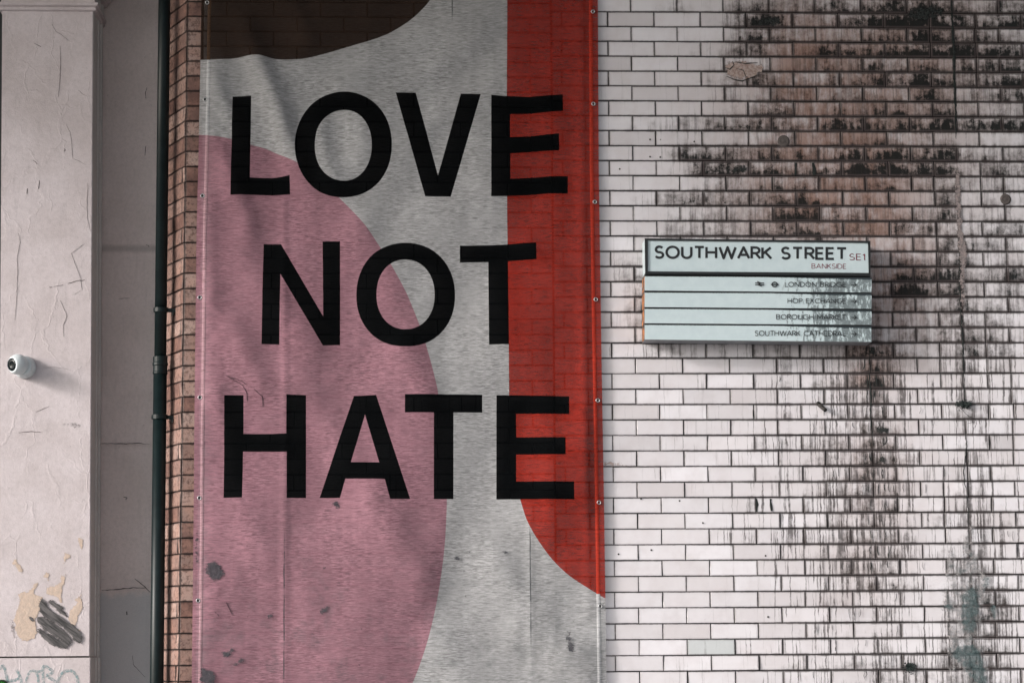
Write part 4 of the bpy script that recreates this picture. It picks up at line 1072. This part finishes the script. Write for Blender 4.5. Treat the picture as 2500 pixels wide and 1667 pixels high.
for pts, w in ((z37([(548, 420), (552, 560), (548, 700), (540, 800), (532, 885)]), .0022), (z37([(470, 220), (510, 290), (560, 320), (620, 370), (660, 385)]), .0015), (z37([(310, 398), (375, 430)]), .003), (z37([(710, 820), (760, 865), (810, 885)]), .0015),
               (z37([(600, 1130), (640, 1210), (655, 1330), (665, 1450), (720, 1470), (790, 1510)]), .0012), (z37([(800, 100), (792, 300), (795, 420), (825, 540)], 420), .0016), (z37([(760, 660), (650, 740), (735, 970), (745, 1070), (680, 1115)], 420), .0014),
               (z37([(620, 1015), (700, 992), (775, 985)], 420), .0045), (z37([(450, 1052), (475, 1050)], 420), .004), (z37([(490, 1045), (520, 1040), (575, 1030)], 420), .0025), (z37([(550, 1170), (610, 1310), (575, 1400), (580, 1500)], 420), .0015),
               (z37([(165, 560), (185, 640), (155, 780), (160, 900), (155, 1040), (150, 1160), (135, 1350)], 420), .0014), (z37([(355, 75), (358, 100), (350, 155)], 420), .005), (z37([(250, 150), (245, 200)], 420), .004), (z37([(585, 1360), (595, 1372), (582, 1382)]), .006),
               (z37([(300, 1465), (325, 1475), (340, 1500)]), .003), (z37([(390, 290), (500, 285), (600, 300), (665, 318)], 820), .0012), (z37([(330, 690), (450, 640)], 820), .0015), (z37([(170, 880), (280, 870), (380, 878)], 820), .003),
               (zoom((0, 1240), s4, [(0, 1345), (150, 1340), (300, 1335), (500, 1335), (560, 1330)]), .0022)):
    ribbon(m, pts, YP+.0004, w, .0006)
m.build('crack', simple('hairline_crack', (.15, .13, .125), .9), pil)
# teal graffiti strokes on the plinth
def graf():
    t = NT('faded_teal_marker'); p = t.pos(); n = t.noise(p, 70, 5, .75)
    t.base(t.mix(t.ss(n, .3, .6), (.13, .24, .25), (.26, .36, .37)), .7); t.alpha(t.ss(n, .34, .62, .85, .12)); return t.m
m = MB(); zg = lambda pts: zoom((0, 1580), 9.046, pts)
for pts, w in (([(-60, 470), (10, 465), (60, 390), (85, 400), (110, 500), (135, 600), (160, 690), (175, 760)], 60), ([(120, 715), (200, 720), (300, 730), (380, 700), (420, 670)], 60), ([(365, 480), (400, 560), (440, 640), (465, 720), (480, 800)], 60),
               ([(570, 800), (600, 640), (640, 550), (700, 500), (780, 520), (830, 600), (850, 700), (840, 800)], 55), ([(780, 530), (900, 520), (940, 500)], 50), ([(960, 800), (950, 640), (940, 500), (950, 420), (985, 400), (1080, 460), (1180, 520), (1150, 570), (1020, 610)], 60), ([(1020, 620), (1100, 670), (1160, 700), (1250, 780)], 60),
               ([(1270, 800), (1290, 680), (1340, 590), (1430, 520), (1530, 495), (1620, 530), (1680, 600), (1715, 690), (1720, 790)], 62)):
    pts = zg(pts)
    pl = smoothpoly(pts, 2, False); P = [at(x, y, YPF-.0052) for x, y in pl]; n = len(P); vs = []; fs = []
    for i, q in enumerate(P):
        t_ = (P[min(n-1, i+1)]-P[max(0, i-1)]).normalized(); s_ = Vector((-t_.z, 0, t_.x)); ww = w/9.046*.001*(1+.15*math.sin(i*1.7))
        vs += [q-s_*ww, q+s_*ww]
    fs = [(2*i, 2*i+1, 2*i+3, 2*i+2) for i in range(n-1)]
    m.add(vs, fs)
    for v in m.v[-len(vs):]: v.y -= .00015*len(m.v)/100
m.build('graffiti', graf(), pil)

rec = empty('recessed_wall', (at(310, 900, YRC).x, YRC, 0), 'shaded grey plaster wall set back between the pillar and the downpipe', 'wall')
m = MB(); xa, xb = at(225, 800, YRC).x-.05, at(400, 800, YRC).x+.06; nz = 80
V = []; F = []
for i in range(nz+1):
    z = SOF_Z*i/nz
    for j in range(13):
        u = j/12; x = xa+(xb-xa)*u
        V.append(Vector((x, YRC-.0+(.02*math.sin(u*math.pi)), z)))
for i in range(nz):
    for j in range(12): F.append((i*13+j, i*13+j+1, (i+1)*13+j+1, (i+1)*13+j))
obj('plaster_face', V, F, M_RC, rec, smooth=True)
m = MB(); m.box((xa, YRC+.03, 0), (xb, YRC+.3, SOF_Z)); m.build('wall_core', M_RC, rec)
m = MB(); YK = YRC+.008
YK = YRC-.002
for pts, w in ((z37([(905, 980), (1000, 978), (1150, 982), (1260, 975), (1365, 985)], 820), .0035), (z37([(1330, 665), (1355, 672), (1358, 685)], 420), .003), (z37([(1080, 1155), (1185, 1150)], 420), .002), (zoom((0, 1240), s4, [(1205, 630), (1280, 690), (1350, 755)]), .003), (zoom((0, 1240), s4, [(915, 735), (1080, 725), (1200, 712), (1310, 715)]), .004), (zoom((0, 1240), s4, [(1190, 1320), (1195, 1400), (1240, 1450), (1300, 1510)]), .002), (zoom((0, 1240), s4, [(1135, 925), (1138, 955)]), .005), (z37([(1125, 1465), (1160, 1472), (1145, 1490)], 820), .006), (z37([(1340, 800), (1325, 850), (1330, 900)]), .003), (z37([(1330, 1330), (1320, 1420)]), .003)):
    ribbon(m, pts, YK, w, .0006)
m.build('crack', M_CRK, rec)

# recess wall left of the pillar, its shadow painted as a near-black colour
m = MB(); xl = at(-10, 800, .5).x
m.box((xl-3.0, .60, 0), (col_at(3, 0)+.25, .8, SOF_Z))
o = m.build('painted_shade_wall', M_DARK, loc=(xl-1, .6, 0)); tag(o, 'shadowed passage wall beyond the left edge of the pillar, shade painted in blue-black', 'passage_wall')

# ------------------------------------------------------------------ downpipe
def pipe_paint():
    t = NT('green_black_pipe_paint'); p = t.pos(); n = t.noise(p, 20, 4, .6)
    t.base(t.mix(t.ss(n, .35, .7), (.0035, .0085, .0095), (.006, .013, .014)), .40, 0, .22); t.bump(t.noise(p, 1, 3, .5, sc3=(60, 60, 12)), .12, .004); return t.m
M_PP = pipe_paint()
YPI = .10
def pcx(py): return 401.2-(401.2-382.5)*py/1667.
dp = empty('downpipe', (at(pcx(1600), 1600, YPI).x, YPI, 0), 'glossy dark green rainwater downpipe with brackets between pillar and brick corner', 'downpipe')
PR = .0312
a = at(pcx(0), 0, YPI); b = at(pcx(1667), 1667, YPI); dz = (a-b)/(a.z-b.z)
P = lambda z: b+dz*(z-b.z)
zc = at(390, 893, YPI).z
m = MB(); m.tube([P(zc+.03), P(SOF_Z-.2)], PR*.93, 28); m.build('pipe_section', M_PP, dp, smooth=True)
m = MB(); m.tube([P(.12), P(zc+.03)], PR*1.04, 28); m.build('pipe_section', M_PP, dp, smooth=True)
m = MB(); ax = (P(zc+.1)-P(zc)).normalized()
m.lathe(P(zc-.042), ax, [(PR*1.04, 0), (PR*1.16, .004), (PR*1.16, .010), (PR*1.09, .014), (PR*1.09, .040), (PR*1.2, .044), (PR*1.2, .056), (PR*1.1, .060), (PR*1.12, .085), (PR*.94, .089)], 28)
m.build('socket_collar', M_PP, dp, smooth=False)
for py in (757, 1018, -120):
    z = at(390, py, YPI).z; br = empty('pipe_bracket', P(z), None, None); br.parent = dp; br.location = P(z)-dp.location
    m = MB(); rr_ = PR*(.95 if py < 890 else 1.06)
    m.lathe(P(z-.011), ax, [(rr_, 0), (rr_+.006, .001), (rr_+.006, .021), (rr_, .022)], 28); m.build('band', M_PP, br)
    m = MB(); q = P(z)+Vector((rr_, .0, 0)); m.hexa([q+Vector((-.004, -.004, -.009)), q+Vector((.058, -.004, -.014)), q+Vector((.058, -.004, .004)), q+Vector((-.004, -.004, .009))], [q+Vector((-.004, .006, -.009)), q+Vector((.050, .012, -.014)), q+Vector((.050, .012, .004)), q+Vector((-.004, .006, .009))])
    m.tube([q+Vector((.030, .0, -.012)), q+Vector((.030, .0, -.026))], .007, 8); m.build('arm', M_PP, br)

# ------------------------------------------------------------------ security camera on the pillar
cc = empty('security_camera', at(58, 895, YPF), 'small white dome security camera on the pale pillar, lens turned left', 'camera')
M_WP = simple('white_camera_plastic', (.58, .63, .65), .32, var=.12, scale=30, bump=.05); M_LN = NT('lens_glass'); M_LN.base((.004, .007, .008), .25, 0, .2); M_LN = M_LN.m
c0 = at(60.5, 897, YPF)
m = MB(); m.lathe(c0, (0, -1, 0), [(.054, 0), (.055, .010), (.054, .022), (.050, .034), (.046, .040), (.0455, .043), (.047, .045), (.0465, .058), (.042, .066), (.03, .068)], 40); m.build('mount', M_WP, cc, smooth=False)
bc = c0+Vector((-.021, -.070, .006)); ax = Vector((-.62, -.75, -.13)).normalized()
prof = []
for i in range(17):
    a_ = math.radians(-90+ i*8.85)
    prof.append((max(.0008, .050*math.cos(a_)), .050*math.sin(a_)))
prof += [(.0325, .0365), (.031, .034)]
m = MB(); m.lathe(bc, ax, prof, 40); m.build('eyeball', M_WP, cc, smooth=True)
m = MB(); m.lathe(bc, ax, [(.0315, .034), (.030, .0375), (.018, .0385), (.013, .0386), (.0125, .038), (.008, .0375), (.001, .037)], 32); m.build('lens', M_LN, cc, smooth=True)
m = MB(); m.tube([bc+Vector((-.004, -.046, .012)), bc+Vector((-.004, -.0475, .012))], .0022, 8); m.build('indicator', simple('teal_dot', (.05, .16, .17), .4), cc)

# green round lamp lens low on the plinth
m = MB(); g0 = at(5, 1674, YPF-.005); e = empty('green_disc', g0, 'round green disc with dark rim below the graffiti, cut by the bottom left corner', 'disc')
m.lathe(g0, (0, -1, 0), [(.031, 0), (.031, .012), (.028, .016), (.025, .016), (.025, .010)], 32); m.build('rim', simple('dark_green_rim', (.005, .03, .008), .4), e, smooth=False)
m = MB(); m.lathe(g0, (0, -1, 0), [(.0248, .008), (.022, .013), (.014, .017), (.005, .019), (.001, .0193)], 32); m.build('lens', simple('green_lens', (.03, .16, .025), .25, scale=90, bump=.1), e, smooth=True)
